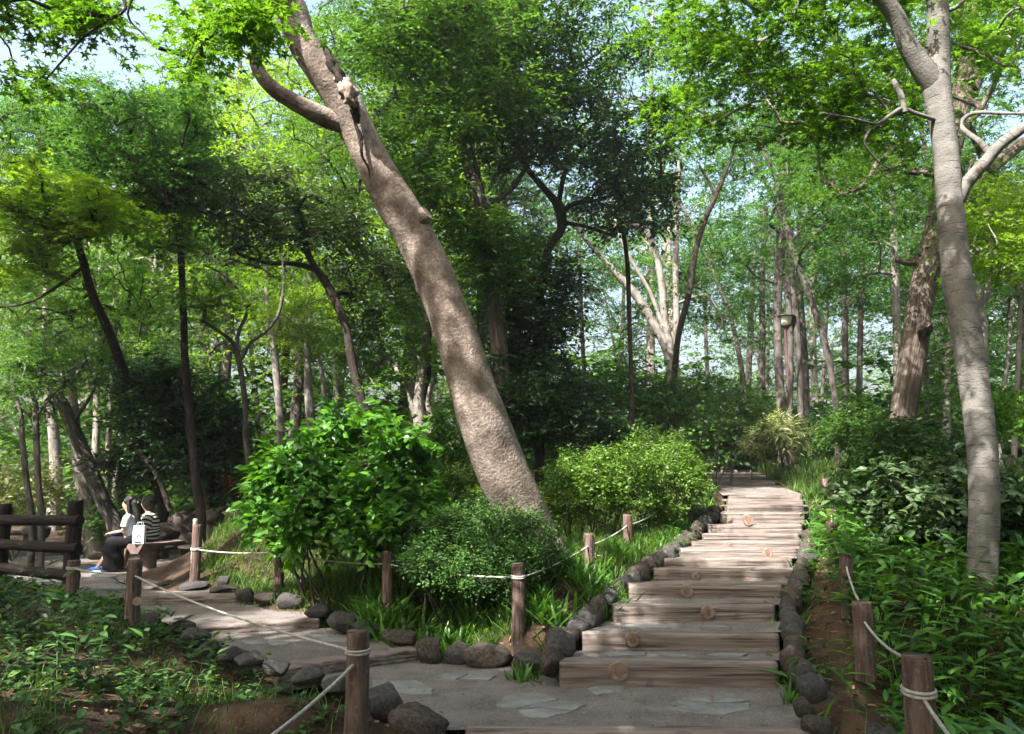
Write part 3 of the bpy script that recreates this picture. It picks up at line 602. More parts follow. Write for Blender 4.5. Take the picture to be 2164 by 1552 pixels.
plist = [('A0', 757, 1340, 1600, 46, 4.9, 'nearest left rope post at the bottom of the photo, dark bark'), ('A1', 286, 1187, 1335, 29, 8.0, 'rope post with a yellow sawn knot beside the top left steps'), ('A2', 157, 1187, 1275, 25, 8.9, 'rope post standing against the dark log fence'),
    ('B1', 417, 1112, 1232, 19, 10.8, 'squared rope post at the far corner of the grass bank'), ('B2', 592, 1145, 1262, 20, 10, 'slim rope post under the left side of the hydrangea'), ('B3', 820, 1168, 1300, 23, 8.8, 'rope post on the bank below the hydrangea'), ('B4', 1095, 1195, 1357, 27, 7.8, 'knobbly rope post at the front corner of the bank'),
    ('B5', 1245, 1130, 1252, 21, 9.2, 'rope post right of the leaning trunk base'), ('B6', 1326, 1090, 1187, 19, 10.5, 'pale-topped rope post below the azalea hedge'), ('B7', 1392, 1059, 1137, 15, 12.2, 'rope post in front of the azalea hedge, third up the left bank'), ('B8', 1438, 1050, 1110, 12, 13.5, 'dark rope post at the right end of the azalea hedge'), ('B9', 1471, 1029, 1078, 10, 15.5, 'small rope post fifth up the left bank of the stairs'), ('B10', 1494, 1008, 1052, 9, 17, 'small rope post sixth up the left bank of the stairs'),
    ('B12', 1490, 968, 1020, 7, 19.5, 'thin far post left of the upper path'), ('B13', 1551, 960, 985, 6, 26, 'left of the two far posts at the head of the path'), ('B14', 1573, 955, 984, 6, 26, 'right of the two far posts at the head of the path'),
    ('C0', 1937, 1391, 1640, 57, 4.0, 'nearest right rope post with rope wound round it'), ('C1', 1822, 1275, 1400, 38, 5.9, 'second rope post from the camera on the right side'), ('C2', 1786, 1174, 1280, 26, 7.9, 'short rope post standing in bamboo grass on the right'), ('C3', 1757, 1106, 1190, 22, 9.6, 'front post of the close pair on the right bank'), ('C4', 1756, 1079, 1160, 20, 10.9, 'rear post of the close pair on the right bank'),
    ('C5', 1764, 1059, 1120, 16, 12.6, 'dark rope post above the close pair on the right'), ('C6', 1763, 1030, 1090, 14, 14.2, 'rope post where the right rope bends'), ('C7', 1744, 1014, 1068, 14, 15.2, 'sunlit brown rope post at the stair bend'), ('C8', 1737, 1001, 1042, 10, 17, 'thin rope post behind the sunlit brown one'), ('C9', 1712, 993, 1032, 9, 18.2, 'short pale-brown rope post near the lamp'), ('C11', 1653, 980, 1003, 8, 21.5, 'far rope post just left of the lamp base'), ('C12', 1629, 973, 1008, 7, 22, 'farthest rope post right of the upper path')]
for (k, px, a, b, w, d, lab) in plist: PO[k] = post(px, a, b, w, d, lab)
PO['C10'] = post(1683, 983, 1024, 10, 18.4, 'white weathered rope post right of the lamp base', mat=M['whitepost'])
PO['Bx'] = post(413, 1100, 1215, 9, 11.6, 'thin white-topped post just behind the squared rope post', mat=M['whitepost'])
# sawn knot on A1
m = MB(); x, y, z, r = PO['A1']; q = P(297, 1270, 8.0)
tube(m, [(q[0] - .02, q[1] - r * .5, q[2]), (q[0], q[1] - r * 1.0, q[2])], [.04, .036], n=16, k=1); 
pa = [o for o in COL.objects if o.get('label', '').startswith('rope post with a yellow')][0]
m.build('sawn_knot', M['posttop'], pa)
def rope(keys, lab, drops=None, rad=.011, sag=.05, wraps=(), zf=.12):
    rad *= .78
    """one rope strung through the posts"""
    m = MB(); pts = []
    for i, k in enumerate(keys):
        if isinstance(k, str): x, y, z, r = PO[k]; p = np.array((x, y - r * .2, z - (drops or {}).get(k, zf)))
        else: p = np.array(k)
        if pts:
            a = pts[-1]; L = np.linalg.norm(p - a)
            for t in np.linspace(0, 1, 9)[1:-1]: pts.append(a + (p - a) * t - (0, 0, sag * 4 * t * (1 - t) * L / 2.5))
        pts.append(p)
    tube(m, pts, [rad] * len(pts), n=8, k=3, cap=True)
    c0 = pts[0]
    for k in wraps:
        x, y, z, r = PO[k]; zz = z - (drops or {}).get(k, zf)
        for w in range(2):
            ring = [(x + (r + rad * .5) * math.cos(t), y + (r + rad * .8) * math.sin(t), zz + w * rad * 2.0 + .006 * math.sin(t)) for t in np.linspace(0, 2 * math.pi, 20)]
            tube(m, ring, [rad * .9] * 20, n=8, k=1)
    o = m.build('rope', M['rope'], loc=c0); tag(o, lab, 'rope', 'white ropes strung between posts'); return o
rope([P(560, 1565, 4.0), 'A0'], 'white rope sagging from the nearest left post out of the bottom edge', drops={'A0': .15}, rad=.012)
rope(['A0', 'A1'], 'long white rope from the nearest left post up to the knotted post', drops={'A0': .10, 'A1': .13}, wraps=['A0'], rad=.011, sag=.03)
rope(['A1', 'A2'], 'short white rope between the knotted post and the fence-side post', drops={'A1': .1, 'A2': .07}, wraps=['A2'], rad=.01)
rope(['B1', 'B2', 'B3', 'B4'], 'white rope along the front of the grass bank', drops={'B1': .3, 'B2': .12, 'B3': .12, 'B4': .11}, wraps=['B1', 'B4'], rad=.011, sag=.05)
rope(['B4', 'B5', 'B6', 'B7', 'B8', 'B9', 'B10'], 'white rope up the left bank of the right stairs', rad=.011, sag=.05)
rope(['B12', 'B13', 'B14'], 'far rope across the head of the upper path', rad=.015, zf=.04, sag=.02)
rope([P(2010, 1560, 3.6), 'C0'], 'white rope from the wound right post out of the bottom edge', drops={'C0': .16}, rad=.012, wraps=['C0'])
rope(['C0', 'C1'], 'white rope between the two nearest right posts', drops={'C0': .01, 'C1': .12}, rad=.011, sag=.07)
rope(['C1', 'C2', 'C3'], 'white rope from the second right post up to the close pair', drops={'C1': .02, 'C2': .1, 'C3': .12}, rad=.011, sag=.07)
rope(['C3', 'C4', 'C5', 'C6', 'C8', 'C9', 'C10', 'C11', 'C12'], 'white rope along the top of the right bank', rad=.012, sag=.05, zf=.06)
rope([P(540, 918, 16), P(690, 897, 16)], 'thin white line strung across the trees behind the hydrangea', rad=.012, sag=.02)

# ------------------------------------------------------------------ dark log rail fence
def rail_fence(posts, rails, rp, rr, lab, over=.22):
    t = empty('log_fence', (posts[0][0], posts[0][1], posts[0][2]), lab, 'fence')
    for k, (x, y, zb, zt) in enumerate(posts):
        m = MB(); tube(m, [(x, y, zb), (x, y, (zb + zt) / 2), (x, y, zt - .02), (x, y, zt)], [rp, rp, rp, rp * .8], n=18, wob=.08, seed=k + 3); m.build('post', M['fence'], t)
    for k, zs in enumerate(rails):
        a, b = np.array((posts[-1][0], posts[-1][1], zs[1])), np.array((posts[0][0], posts[0][1], zs[0])); u = (b - a) / np.linalg.norm(b - a)
        m = MB(); sd = 9 + k; n = 8
        pts = [a + (b - a) * s / n for s in range(n)] + [b, b + u * over]
        tube(m, [p - (0, .05, 0) for p in pts], [rr] * len(pts), n=16, wob=.08, seed=sd); m.build('rail', M['fence'], t)
    return t
q0 = P(160, 1063, 10.0); q1 = P(10, 1070, 10.4); q2 = P(-170, 1072, 10.9)
rail_fence([(q0[0], 10.0, .1, q0[2]), (q1[0], 10.4, .1, q1[2]), (q2[0], 10.9, .1, q2[2])],
    [(P(180, 1100, 10)[2], P(-170, 1098, 10.9)[2]), (P(180, 1158, 10)[2], P(-170, 1140, 10.9)[2]), (P(180, 1216, 10)[2], P(-170, 1178, 10.9)[2])], .088, .066, 'dark brown log rail fence with three rails at the left edge', over=.13)
a = P(60, 1112, 17); b = P(-120, 1112, 18)
rail_fence([(a[0], 17, .0, a[2]), (b[0], 18, 0, b[2])], [(P(60, 1126, 17)[2], P(-120, 1126, 18)[2]), (P(60, 1158, 17)[2], P(-120, 1150, 18)[2])], .08, .055, 'second dark log fence farther off, seen between the rails', over=.1)

# ------------------------------------------------------------------ trees
def blob(px, py, rx, ry, d, dd, n):
    """n foliage cluster centres filling a volume seen around (px,py) at distance d"""
    n = int(n * 2.0 + 2)
    th = RNG.uniform(0, 2 * math.pi, n); rr = np.sqrt(RNG.random(n)); dep = d + RNG.uniform(-dd, dd, n)
    return np.array([P(px + rx * r * math.cos(t), py + ry * r * math.sin(t), e) for t, r, e in zip(th, rr, dep)])
def grow(mb, nodes, targets, thick=.02, rmax=.06, n=5, wig=.12, seed=0):
    """grow limbs from the trunk nodes to every foliage cluster"""
    nd = [np.array(p) for p in nodes]; par = [-1] * len(nd); rs = np.random.default_rng(seed)
    base = len(nd); tg = list(targets); root = np.array(nd)
    order = np.argsort([np.min(np.linalg.norm(root - t, axis=1)) for t in tg]); cnt = [0] * len(nd); leafs = []
    for k in order:
        t = tg[k]; A_ = np.array(nd); dv = t - A_; dist = np.linalg.norm(dv, axis=1)
        cost = dist + .5 * np.maximum(0, -dv[:, 2]) + np.where(np.arange(len(A_)) < base, .25, 0)
        j = int(np.argmin(cost)); p = nd[j]; L = dist[j]; s = max(2, min(5, int(L / .35) + 1)); prev = j
        for q in range(1, s + 1):
            f = q / s; pt = p + (t - p) * f; pt = pt + rs.normal(0, wig * L * .35 * (1 - f) + .01, 3) + np.array((0, 0, .12 * L * math.sin(f * math.pi)))
            nd.append(pt); par.append(prev); cnt.append(0); prev = len(nd) - 1
        leafs.append(prev)
    for k in leafs:
        j = k
        while j >= 0: cnt[j] += 1; j = par[j]
    rad = lambda c: min(rmax, thick * .42 * max(1, c) ** .5)
    # chains: start at leaf and walk to the parent branch
    done = set(); ch = {}
    for i in range(base, len(nd)): ch.setdefault(par[i], []).append(i)
    starts = [(p_, c_) for p_, cs in ch.items() for c_ in sorted(cs, key=lambda c: -cnt[c])[(0 if p_ < base else 1):]]
    for p_, c_ in starts:
        line = [nd[p_]]; rr = [rad(cnt[c_])]; c = c_
        while True:
            line.append(nd[c]); rr.append(rad(cnt[c]) if cnt[c] > 1 else thick * .28)
            nx_ = sorted(ch.get(c, []), key=lambda q: -cnt[q])
            if not nx_: break
            c = nx_[0]
        rr[-1] = thick * .15
        tube(mb, line, rr, n=5 if max(rr) < .03 else 7, k=2, cap=False)
def in_skygap(C):
    """the open patch of sky between the crowns at upper left"""
    v = C - np.array((0, 0, EYE)); c, s_ = math.cos(PITCH), math.sin(PITCH)
    dep = v[:, 1] * c + v[:, 2] * s_; up = -v[:, 1] * s_ + v[:, 2] * c
    px = CX + F * v[:, 0] / dep; py = CY - F * up / dep
    e1 = ((px - 290) / 95) ** 2 + ((py - 120) / 75) ** 2 < 1; e2 = ((px - 350) / 40) ** 2 + ((py - 165) / 40) ** 2 < 1
    e3 = ((px - 60) / 80) ** 2 + ((py - 115) / 32) ** 2 < 1
    return (e1 | e2 | e3) & (dep > 0)
TREES = []
def tree(name, label, cat, trunks, d, bark, blobs, leaf, tmpl=LEAF, size=.1, crad=.55, twigs=9, per=9, flat=.35, droop=.15, jit=.45, up=1.0, thick=.02, rmax=.06, limb=True, wob=.1, nseg=12, group='trees of the wood', base_extra=.5, extra=None, filt=True, wobf=3.0, smooth_k=4):
    """trunks: list of polylines (px,py,wpx[,d]) from the foot upwards"""
    if size > .105 and d > 10: size *= .84; twigs = int(twigs * 1.35)
    t0 = trunks[0][0]; dd0 = t0[3] if len(t0) > 3 else d; q = P(t0[0], t0[1], dd0)
    gz = float(HT(q[0], q[1])[0]); root = (q[0], q[1], min(q[2], gz) if base_extra else q[2])
    t = empty(name, root, label, cat, group)
    mt = MB(); nodes = []
    for k, tr in enumerate(trunks):
        pts = []; rad = []
        for a in tr:
            e = a[3] if len(a) > 3 else d; p = P(a[0], a[1], e); pts.append(p); rad.append(a[2] * e / F / 2)
        if k == 0 and base_extra:
            g = pts[0].copy(); g[2] = min(g[2], gz) - base_extra; 
            if pts[0][2] > gz + .5: g[0] += (pts[0][0] - pts[1][0]) * .3
            pts = [g] + pts; rad = [rad[0] * 1.25] + rad
        p_, r_ = tube(mt, pts, rad, n=nseg if k == 0 else max(7, nseg - 3), wob=wob, k=smooth_k, seed=len(TREES) * 3.1 + k, wobf=wobf)
        nodes += list(p_[len(p_) // (4 if k == 0 else 8):])
    o = mt.build('trunk', bark, t)
    C = np.concatenate([blob(*b) for b in blobs]) if blobs else np.zeros((0, 3))
    if extra is not None: C = np.vstack((C, extra))
    if filt and len(C): C = C[shade_ok(C, crad * (.6 if name == 'leaning_tree' else .3))]
    if len(C): C = C[~in_skygap(C)]
    if len(C):
        if limb:
            mb = MB(); grow(mb, nodes, C, thick, rmax, seed=len(TREES)); mb.build('branches', bark, t)
        mb = MB(); sprays(mb, C, crad * RNG.uniform(.7, 1.25, len(C)), tmpl, size, twigs, per, flat, droop, up, jit); mb.build('crown', leaf, t, smooth=False)
    TREES.append(t); return t

# --- the big leaning trunk
T0 = [(1165, 1190, 62, 9.6), (1148, 1165, 80, 9.5), (1108, 1085, 98, 9.4), (1056, 985, 108, 9.25), (1018, 880, 106, 9.1), (990, 790, 97, 9.0), (955, 680, 87, 8.9), (918, 590, 86, 8.85), (882, 510, 86, 8.8), (852, 455, 90, 8.75), (822, 405, 82, 8.72), (790, 345, 76, 8.65), (752, 270, 76, 8.6), (715, 195, 78, 8.5), (668, 135, 70, 8.4), (636, 85, 68, 8.35), (616, 30, 76, 8.3), (594, -20, 72, 8.2), (556, -140, 62, 8.1), (520, -320, 52, 8), (500, -520, 40, 7.9)]
BR = [(730, 262, 46, 8.58), (694, 252, 44, 8.5), (660, 236, 42, 8.4), (620, 215, 37, 8.3), (580, 190, 33, 8.2), (552, 160, 29, 8.1), (540, 125, 26, 8.05), (552, 80, 20, 8), (556, 30, 16, 7.9), (540, -60, 18, 7.8), (500, -200, 14, 7.6)]
def upsun(pts, n, t0, t1, sp):
    """unseen crown clusters added up-sun of the given points to shade them"""
    out = []
    for _ in range(n):
        a = pts[RNG.integers(len(pts) - 1)]; p = P(a[0], a[1], a[3]); out.append(p + SV * RNG.uniform(t0, t1) + RNG.normal(0, sp, 3))
    return [q for q in out if (q[2] - EYE) > .66 * q[1]]
C0 = upsun(T0[3:19], 84, 5.5, 9, .6) + upsun([(1600, 1150, 1, 11.5), (1560, 1100, 1, 13), (1640, 1080, 1, 13.5), (1600, 1050, 1, 15), (1600, 1040, 1, 16), (1, 1, 1, 1)], 14, 7, 11.5, .9) + [P(500 + RNG.uniform(-500, 500), -250 - RNG.uniform(0, 900), 8 + RNG.uniform(-3, 3)) for _ in range(120)]
t0 = tree('leaning_tree', 'huge smooth brown tree leaning left over the bank with a broken-off branch scar', 'tree', [T0, BR, [(1128, 1120, 60, 9.42), (1100, 1180, 44, 9.3), (1075, 1222, 26, 9.2), (1060, 1245, 12, 9.15)], [(1160, 1150, 60, 9.5), (1190, 1200, 40, 9.45), (1220, 1232, 24, 9.4), (1240, 1250, 10, 9.4)], [(1140, 1150, 60, 9.4), (1150, 1210, 40, 9.15), (1158, 1250, 22, 9.0)], [(868, 490, 50, 8.76), (884, 470, 46, 8.7), (896, 456, 40, 8.66), (903, 450, 28, 8.64)]], 9, BARKBIG, [], L_MID, MAPLE, .13, .7, 12, 9, limb=True, nseg=40, wob=.075, extra=np.array(C0), thick=.04, rmax=.12, base_extra=.4, wobf=1.6, smooth_k=7)
def jag(parent, name, pts, rad, mat, n=12, wob=.6, seed=1, wobf=9, squash=None):
    m = MB(); tube(m, pts, rad, n=n, wob=wob, seed=seed, wobf=wobf, k=6, squash=squash); return m.build(name, mat, parent)
SPL = surf_mat('splintered_wood', [(.3, (.2, .12, .09)), (.5, (.38, .30, .25)), (.75, (.6, .53, .47))], scale=18, coord='bark', stretch=(2, 2, .4), bump=1, dist=.02)
jag(t0, 'broken_stub', [P(706, 150, 8.27), P(722, 172, 8.20), P(735, 195, 8.15), P(747, 214, 8.17), P(752, 226, 8.24)], [.02, .055, .085, .06, .015], SPL, n=26, wob=.9, wobf=16)
jag(t0, 'torn_bark', [P(682, 92, 8.14), P(700, 130, 8.13), P(722, 168, 8.15), P(752, 232, 8.28), P(756, 262, 8.33)], [.02, .045, .05, .045, .012], BARKDARK, n=14, wob=.9, seed=4, wobf=14)
jag(t0, 'bark_crack', [P(740, 232, 8.29), P(752, 262, 8.33), P(762, 295, 8.37), P(766, 330, 8.40), P(778, 355, 8.43), P(783, 378, 8.46)], [.012, .02, .022, .014, .012, .004], BARKDARK, n=8, wob=.9, seed=7)

# --- the smooth grey tree on the right
T1 = [(2076, 1300, 62, 8), (2076, 1200, 58, 8), (2080, 1080, 58, 8), (2076, 950, 58, 8), (2060, 820, 59, 8), (2042, 700, 60, 8), (2024, 600, 60, 8), (2012, 480, 56, 8), (2004, 390, 53, 8), (1996, 300, 52, 8), (1984, 220, 55, 8), (1978, 175, 60, 8), (1983, 120, 50, 8), (1982, 40, 46, 7.9), (1978, -60, 44, 7.8), (1975, -260, 38, 7.7), (1970, -500, 26, 7.6)]
t1 = tree('grey_tree', 'smooth pale grey tree forking near the top right, in front of bamboo grass', 'tree', [T1,
    [(1976, 185, 52, 8), (1950, 145, 50, 7.95), (1918, 95, 42, 7.9), (1893, 35, 38, 7.8), (1850, -25, 38, 7.7), (1780, -120, 34, 7.5), (1680, -300, 26, 7.2), (1600, -420, 20, 7)],
    [(2022, 420, 36, 8), (2045, 385, 28, 7.95), (2080, 345, 26, 7.9), (2115, 305, 24, 7.85), (2160, 272, 22, 7.8), (2240, 200, 18, 7.7), (2340, 80, 14, 7.6)],
    [(2092, 326, 16, 7.9), (2070, 300, 13, 7.95), (2040, 278, 11, 8.1), (2030, 262, 10, 8.2), (2045, 245, 9, 8.2), (2070, 238, 9, 8.1), (2120, 240, 7, 8), (2190, 240, 6, 7.9)],
    [(1985, 258, 12, 8), (1960, 248, 9, 7.9), (1930, 238, 9, 7.85), (1905, 230, 9, 7.8), (1880, 245, 8, 7.7), (1850, 262, 7, 7.6), (1800, 250, 5, 7.5), (1740, 240, 4, 7.4)],
    [(1850, 258, 6, 7.6), (1830, 290, 5, 7.6), (1830, 310, 4.5, 7.6), (1860, 345, 4, 7.7), (1890, 362, 3, 7.8)],
    [(1912, 238, 12, 7.8), (1905, 205, 14, 7.8), (1892, 178, 12, 7.8), (1888, 168, 8, 7.8)],
    [(2000, 22, 14, 7.9), (2020, 16, 9, 7.8), (2050, -10, 7, 7.7)]], 8, BARKGREY,
    [(1700, 40, 330, 130, 8.6, 1.2, 46), (1620, 190, 220, 110, 9, 1.0, 26), (1820, 230, 130, 90, 8.8, .8, 12), (2090, 60, 110, 120, 8.8, 1, 12), (1700, -300, 500, 250, 8, 2.5, 60)], L_BRIGHT, MAPLE, .10, .5, 9, 9, flat=.28, droop=.25, jit=.35, extra=np.array(upsun(T1[0:9], 60, 6, 9.5, .6)), nseg=36, wob=.05, thick=.012, rmax=.022, wobf=1.5, smooth_k=6)

# --- right side trunks
def mk(name, label, trunks, d, bark, blobs, leaf, **k): return tree(name, label, k.pop('cat', 'tree'), trunks, d, bark, blobs, leaf, **k)
mk('furrowed_tree', 'thick furrowed trunk leaning right behind the grey tree, with a burl and sawn stub', [[(1892, 1010, 60), (1905, 900, 54), (1915, 830, 54), (1934, 720, 54), (1948, 620, 52), (1968, 530, 52), (1986, 450, 48), (2000, 360, 44), (2022, 260, 44), (2040, 160, 44), (2050, 40, 40), (2040, -120, 34), (2030, -300, 26)],
    [(1950, 548, 24), (1935, 552, 18), (1918, 555, 15), (1900, 550, 14), (1895, 546, 10)], [(1985, 510, 36), (2005, 470, 34), (2040, 410, 34), (2090, 360, 30), (2164, 300, 24)], [(1952, 700, 30, 12.7), (1956, 690, 28, 12.55), (1958, 684, 16, 12.45)], [(2040, 190, 60), (2075, 140, 30), (2110, 80, 24), (2180, 0, 20)]],
    13, BARKROUGH, [(1980, 120, 260, 150, 13, 2, 26), (1820, 330, 140, 90, 13, 1.5, 16), (2090, 420, 110, 110, 12.5, 1.5, 16), (1900, -250, 500, 200, 13, 3, 40)], L_MID, tmpl=TRI, size=.15, crad=.85, nseg=28, thick=.035, wob=.1, flat=.3)
mk('slender_tree', 'slim bright trunk just behind the right edge of the grey tree, with thin bare boughs', [[(2092, 1020, 16), (2088, 900, 16), (2080, 780, 17), (2074, 660, 18), (2055, 570, 17), (2040, 480, 15), (2022, 400, 12), (2010, 300, 9)], [(2075, 640, 10), (2095, 585, 7), (2130, 530, 5), (2180, 470, 4)], [(2080, 640, 7), (2100, 610, 5), (2164, 565, 4)], [(2050, 440, 14, 12.4), (2045, 380, 10, 12.4), (2060, 330, 8, 12.4)]], 12, BARKPALE,
    [(2110, 520, 90, 80, 9.5, .8, 15), (2110, 420, 80, 60, 11, 1, 10)], L_YEL, tmpl=TRI, size=.10, crad=.5, flat=.22, thick=.012)
mk('background_tree', 'straight pale trunk standing between the lamp and the furrowed trunk', [[(1897, 930, 17), (1896, 740, 16), (1892, 580, 16), (1886, 430, 15), (1880, 300, 12), (1878, 150, 9)]], 18, BARKPALE, [(1870, 400, 90, 110, 17.5, 1.5, 18), (1850, 600, 80, 90, 19, 2, 10)], L_COOL, tmpl=TRI, size=.15, crad=.8, flat=.25)
mk('background_tree', 'tree right of the lamp whose trunk bends left as it rises', [[(1770, 955, 13), (1768, 880, 13), (1755, 780, 14), (1736, 700, 14), (1705, 610, 14), (1682, 545, 14), (1660, 470, 12), (1640, 380, 10), (1600, 290, 8)]], 17, BARKMID, [(1740, 420, 120, 130, 16, 1.5, 24)], L_COOL, tmpl=TRI, size=.15, crad=.8, flat=.25)
mk('clustered_tree', 'tall tree of three stems rising right behind the lamp', [[(1652, 885, 20), (1646, 780, 18), (1643, 680, 18), (1646, 580, 20), (1652, 500, 24), (1660, 430, 26), (1656, 340, 20), (1645, 240, 14), (1640, 100, 10)], [(1668, 880, 15), (1670, 780, 14), (1668, 680, 14), (1664, 600, 16), (1662, 500, 16)], [(1692, 890, 13), (1690, 800, 14), (1684, 700, 15), (1674, 600, 16), (1668, 480, 18)],
    [(1662, 500, 12), (1640, 430, 10), (1610, 370, 9), (1580, 310, 8), (1545, 250, 7), (1500, 190, 6)], [(1668, 560, 9), (1690, 490, 8), (1712, 440, 7), (1740, 370, 6), (1765, 300, 5)]], 20, BARKMID,
    [(1620, 330, 150, 120, 19, 2, 38), (1560, 520, 90, 80, 20, 2, 16), (1740, 560, 80, 80, 20, 2, 12)], L_COOL, tmpl=TRI, size=.16, crad=.9, flat=.25)
mk('background_tree', 'slim dark stem between the three-stemmed tree and the bent one', [[(1705, 900, 13), (1702, 780, 14), (1694, 660, 13), (1688, 560, 12), (1690, 420, 9)]], 22, BARKMID, [(1700, 330, 90, 70, 22, 1.5, 14)], L_COOL, tmpl=TRI, size=.17, crad=.9)
mk('dark_tree', 'thin dark tree bowing right above the head of the stairs', [[(1418, 905, 16), (1424, 800, 13), (1434, 710, 13), (1456, 620, 13), (1468, 540, 12), (1488, 470, 12), (1510, 420, 11), (1535, 360, 8), (1560, 290, 6)], [(1512, 415, 7), (1495, 380, 6), (1478, 350, 5)]], 17, BARKDARK, [(1520, 260, 110, 90, 16, 1.5, 24)], L_COOL, tmpl=TRI, size=.14, crad=.8)
mk('clustered_tree', 'pale many-stemmed tree fanning out left of the stair head', [[(1425, 945, 22), (1424, 860, 22), (1420, 760, 20), (1405, 680, 16), (1398, 600, 15), (1385, 530, 13), (1362, 490, 11), (1325, 465, 9)], [(1425, 840, 22), (1412, 750, 20), (1385, 690, 19), (1345, 625, 18), (1300, 575, 14), (1250, 520, 11), (1205, 465, 8)], [(1426, 800, 16), (1430, 700, 14), (1428, 580, 14), (1430, 450, 12), (1436, 340, 9)], [(1400, 690, 10), (1375, 620, 9), (1340, 560, 8), (1300, 480, 6), (1290, 420, 5)]], 19, BARKPALE,
    [(1330, 600, 130, 70, 19, 1.5, 12), (1480, 640, 90, 80, 20, 1.5, 16), (1430, 420, 120, 60, 19, 1.5, 10)], L_COOL, tmpl=TRI, size=.15, crad=.75)
mk('background_tree', 'thin tree leaning left above the middle of the stair head', [[(1580, 920, 16), (1572, 820, 12), (1552, 700, 10), (1522, 610, 10), (1492, 540, 10), (1462, 480, 9), (1430, 410, 7)]], 23, BARKMID, [(1500, 500, 90, 80, 24, 2, 12), (1560, 680, 80, 90, 24, 2, 12)], L_COOL, tmpl=TRI, size=.18, crad=.9)
mk('dark_tree', 'thin straight dark stem standing alone behind the azalea hedge', [[(1338, 950, 11), (1334, 800, 10), (1330, 680, 10), (1326, 560, 10), (1314, 470, 9), (1300, 380, 7)]], 15, BARKDARK, [(1300, 330, 60, 60, 15, 1, 8)], L_DARK, size=.13, crad=.6)
mk('evergreen_tree', 'tall black-green evergreen column right of the leaning trunk', [[(1140, 960, 20), (1140, 840, 18), (1140, 640, 17), (1158, 530, 18), (1186, 485, 20), (1182, 440, 24), (1160, 410, 16), (1110, 350, 12), (1080, 280, 9)], [(1184, 452, 14), (1215, 430, 10), (1262, 424, 9), (1320, 400, 7)], [(1180, 430, 12), (1200, 350, 10), (1260, 280, 8), (1300, 180, 6)], [(1190, 470, 10), (1240, 480, 8), (1300, 500, 6)]], 14.5, BARKDARK,
    [(1130, 640, 90, 150, 14.5, 1, 44), (1120, 830, 110, 90, 14, 1, 30), (1330, 430, 110, 60, 14, 1.3, 22), (1240, 270, 200, 90, 14, 1.8, 26), (1370, 330, 90, 130, 14, 1.5, 18), (1250, 130, 230, 130, 14, 2.2, 34), (1050, 300, 90, 60, 14, 1, 10)], L_DARK, tmpl=OVAL, size=.12, crad=.55, twigs=12, per=10, flat=.6, thick=.02)
mk('evergreen_tree', 'grey furrowed trunk just behind the leaning trunk, evergreen crown above', [[(1062, 960, 30), (1063, 830, 34), (1052, 700, 36), (1044, 600, 36), (1030, 520, 36), (1012, 430, 36), (994, 350, 34), (975, 280, 30), (950, 200, 22), (945, 100, 16), (960, 0, 12)], [(1015, 460, 18), (1050, 425, 13), (1085, 395, 12), (1120, 340, 8)], [(1010, 440, 18), (960, 430, 15), (900, 440, 10)], [(975, 290, 16), (1010, 220, 12), (1080, 190, 9), (1140, 130, 7)]], 13.5, BARKROUGH,
    [(1030, 130, 180, 140, 13, 1.5, 60), (900, 330, 90, 110, 13, 1.5, 26), (1010, 490, 60, 40, 12.7, .6, 10), (860, 80, 110, 80, 12.5, 1.2, 22), (1000, -250, 400, 180, 13, 2.5, 40), (1180, 60, 260, 110, 13, 1.5, 40), (1060, 560, 60, 90, 13, .5, 8)], L_MID, tmpl=OVAL, size=.12, crad=.6, twigs=11, per=9, flat=.4, nseg=18)
mk('evergreen_tree', 'slim dark trunk crossing behind the upper part of the leaning trunk', [[(905, 700, 14), (902, 560, 14), (903, 430, 16), (912, 320, 18), (920, 230, 20), (925, 160, 16), (950, 60, 12), (940, -40, 8)], [(912, 215, 14), (880, 218, 13), (850, 235, 12), (805, 240, 8)], [(930, 150, 12), (880, 40, 10), (830, 10, 7), (780, -10, 5)], [(915, 300, 12), (880, 400, 10)]], 15.5, BARKDARK,
    [(760, 60, 130, 90, 15.5, 1.5, 26), (850, 160, 120, 130, 15.5, 1.5, 36), (700, 320, 110, 110, 16, 1.5, 26), (1000, 20, 150, 60, 15, 1.5, 20)], L_MID, tmpl=TRI, size=.13, crad=.7)

# --- left side trunks
mk('spreading_tree', 'grey-trunked evergreen with crooked dark boughs reaching left behind the hydrangea', [[(775, 905, 22), (762, 840, 20), (745, 770, 19), (733, 700, 18), (715, 650, 19), (690, 600, 18), (665, 565, 15), (640, 520, 14), (600, 490, 13), (550, 480, 12), (505, 450, 10), (475, 400, 8), (440, 350, 6)], [(670, 570, 14), (620, 558, 11), (560, 555, 9), (500, 535, 6)], [(655, 545, 10), (640, 480, 9), (625, 430, 7), (600, 400, 5)], [(500, 445, 9), (430, 410, 8), (370, 385, 6)]], 14, BARKDARK,
    [(560, 440, 190, 100, 14, 1.3, 44), (400, 380, 120, 70, 14, 1.2, 20), (690, 470, 80, 70, 14, 1.2, 18), (780, 610, 90, 90, 14.5, 1.2, 22)], L_GREY, tmpl=OVAL, size=.115, crad=.5, twigs=10, per=9, flat=.5)
mk('white_tree', 'gnarled white trunk glowing in the sun left of the leaning trunk', [[(892, 945, 26), (886, 890, 25), (884, 850, 24), (890, 800, 21), (898, 745, 18), (900, 680, 14), (880, 600, 10)], [(905, 935, 18), (912, 890, 14), (905, 850, 12), (915, 800, 9)], [(885, 900, 14), (870, 860, 12), (862, 820, 10)]], 15, BARKPALE,
    [(830, 700, 100, 90, 15, 1.3, 34), (780, 760, 70, 60, 15, 1.2, 14)], L_BRIGHT, tmpl=TRI, size=.11, crad=.6)
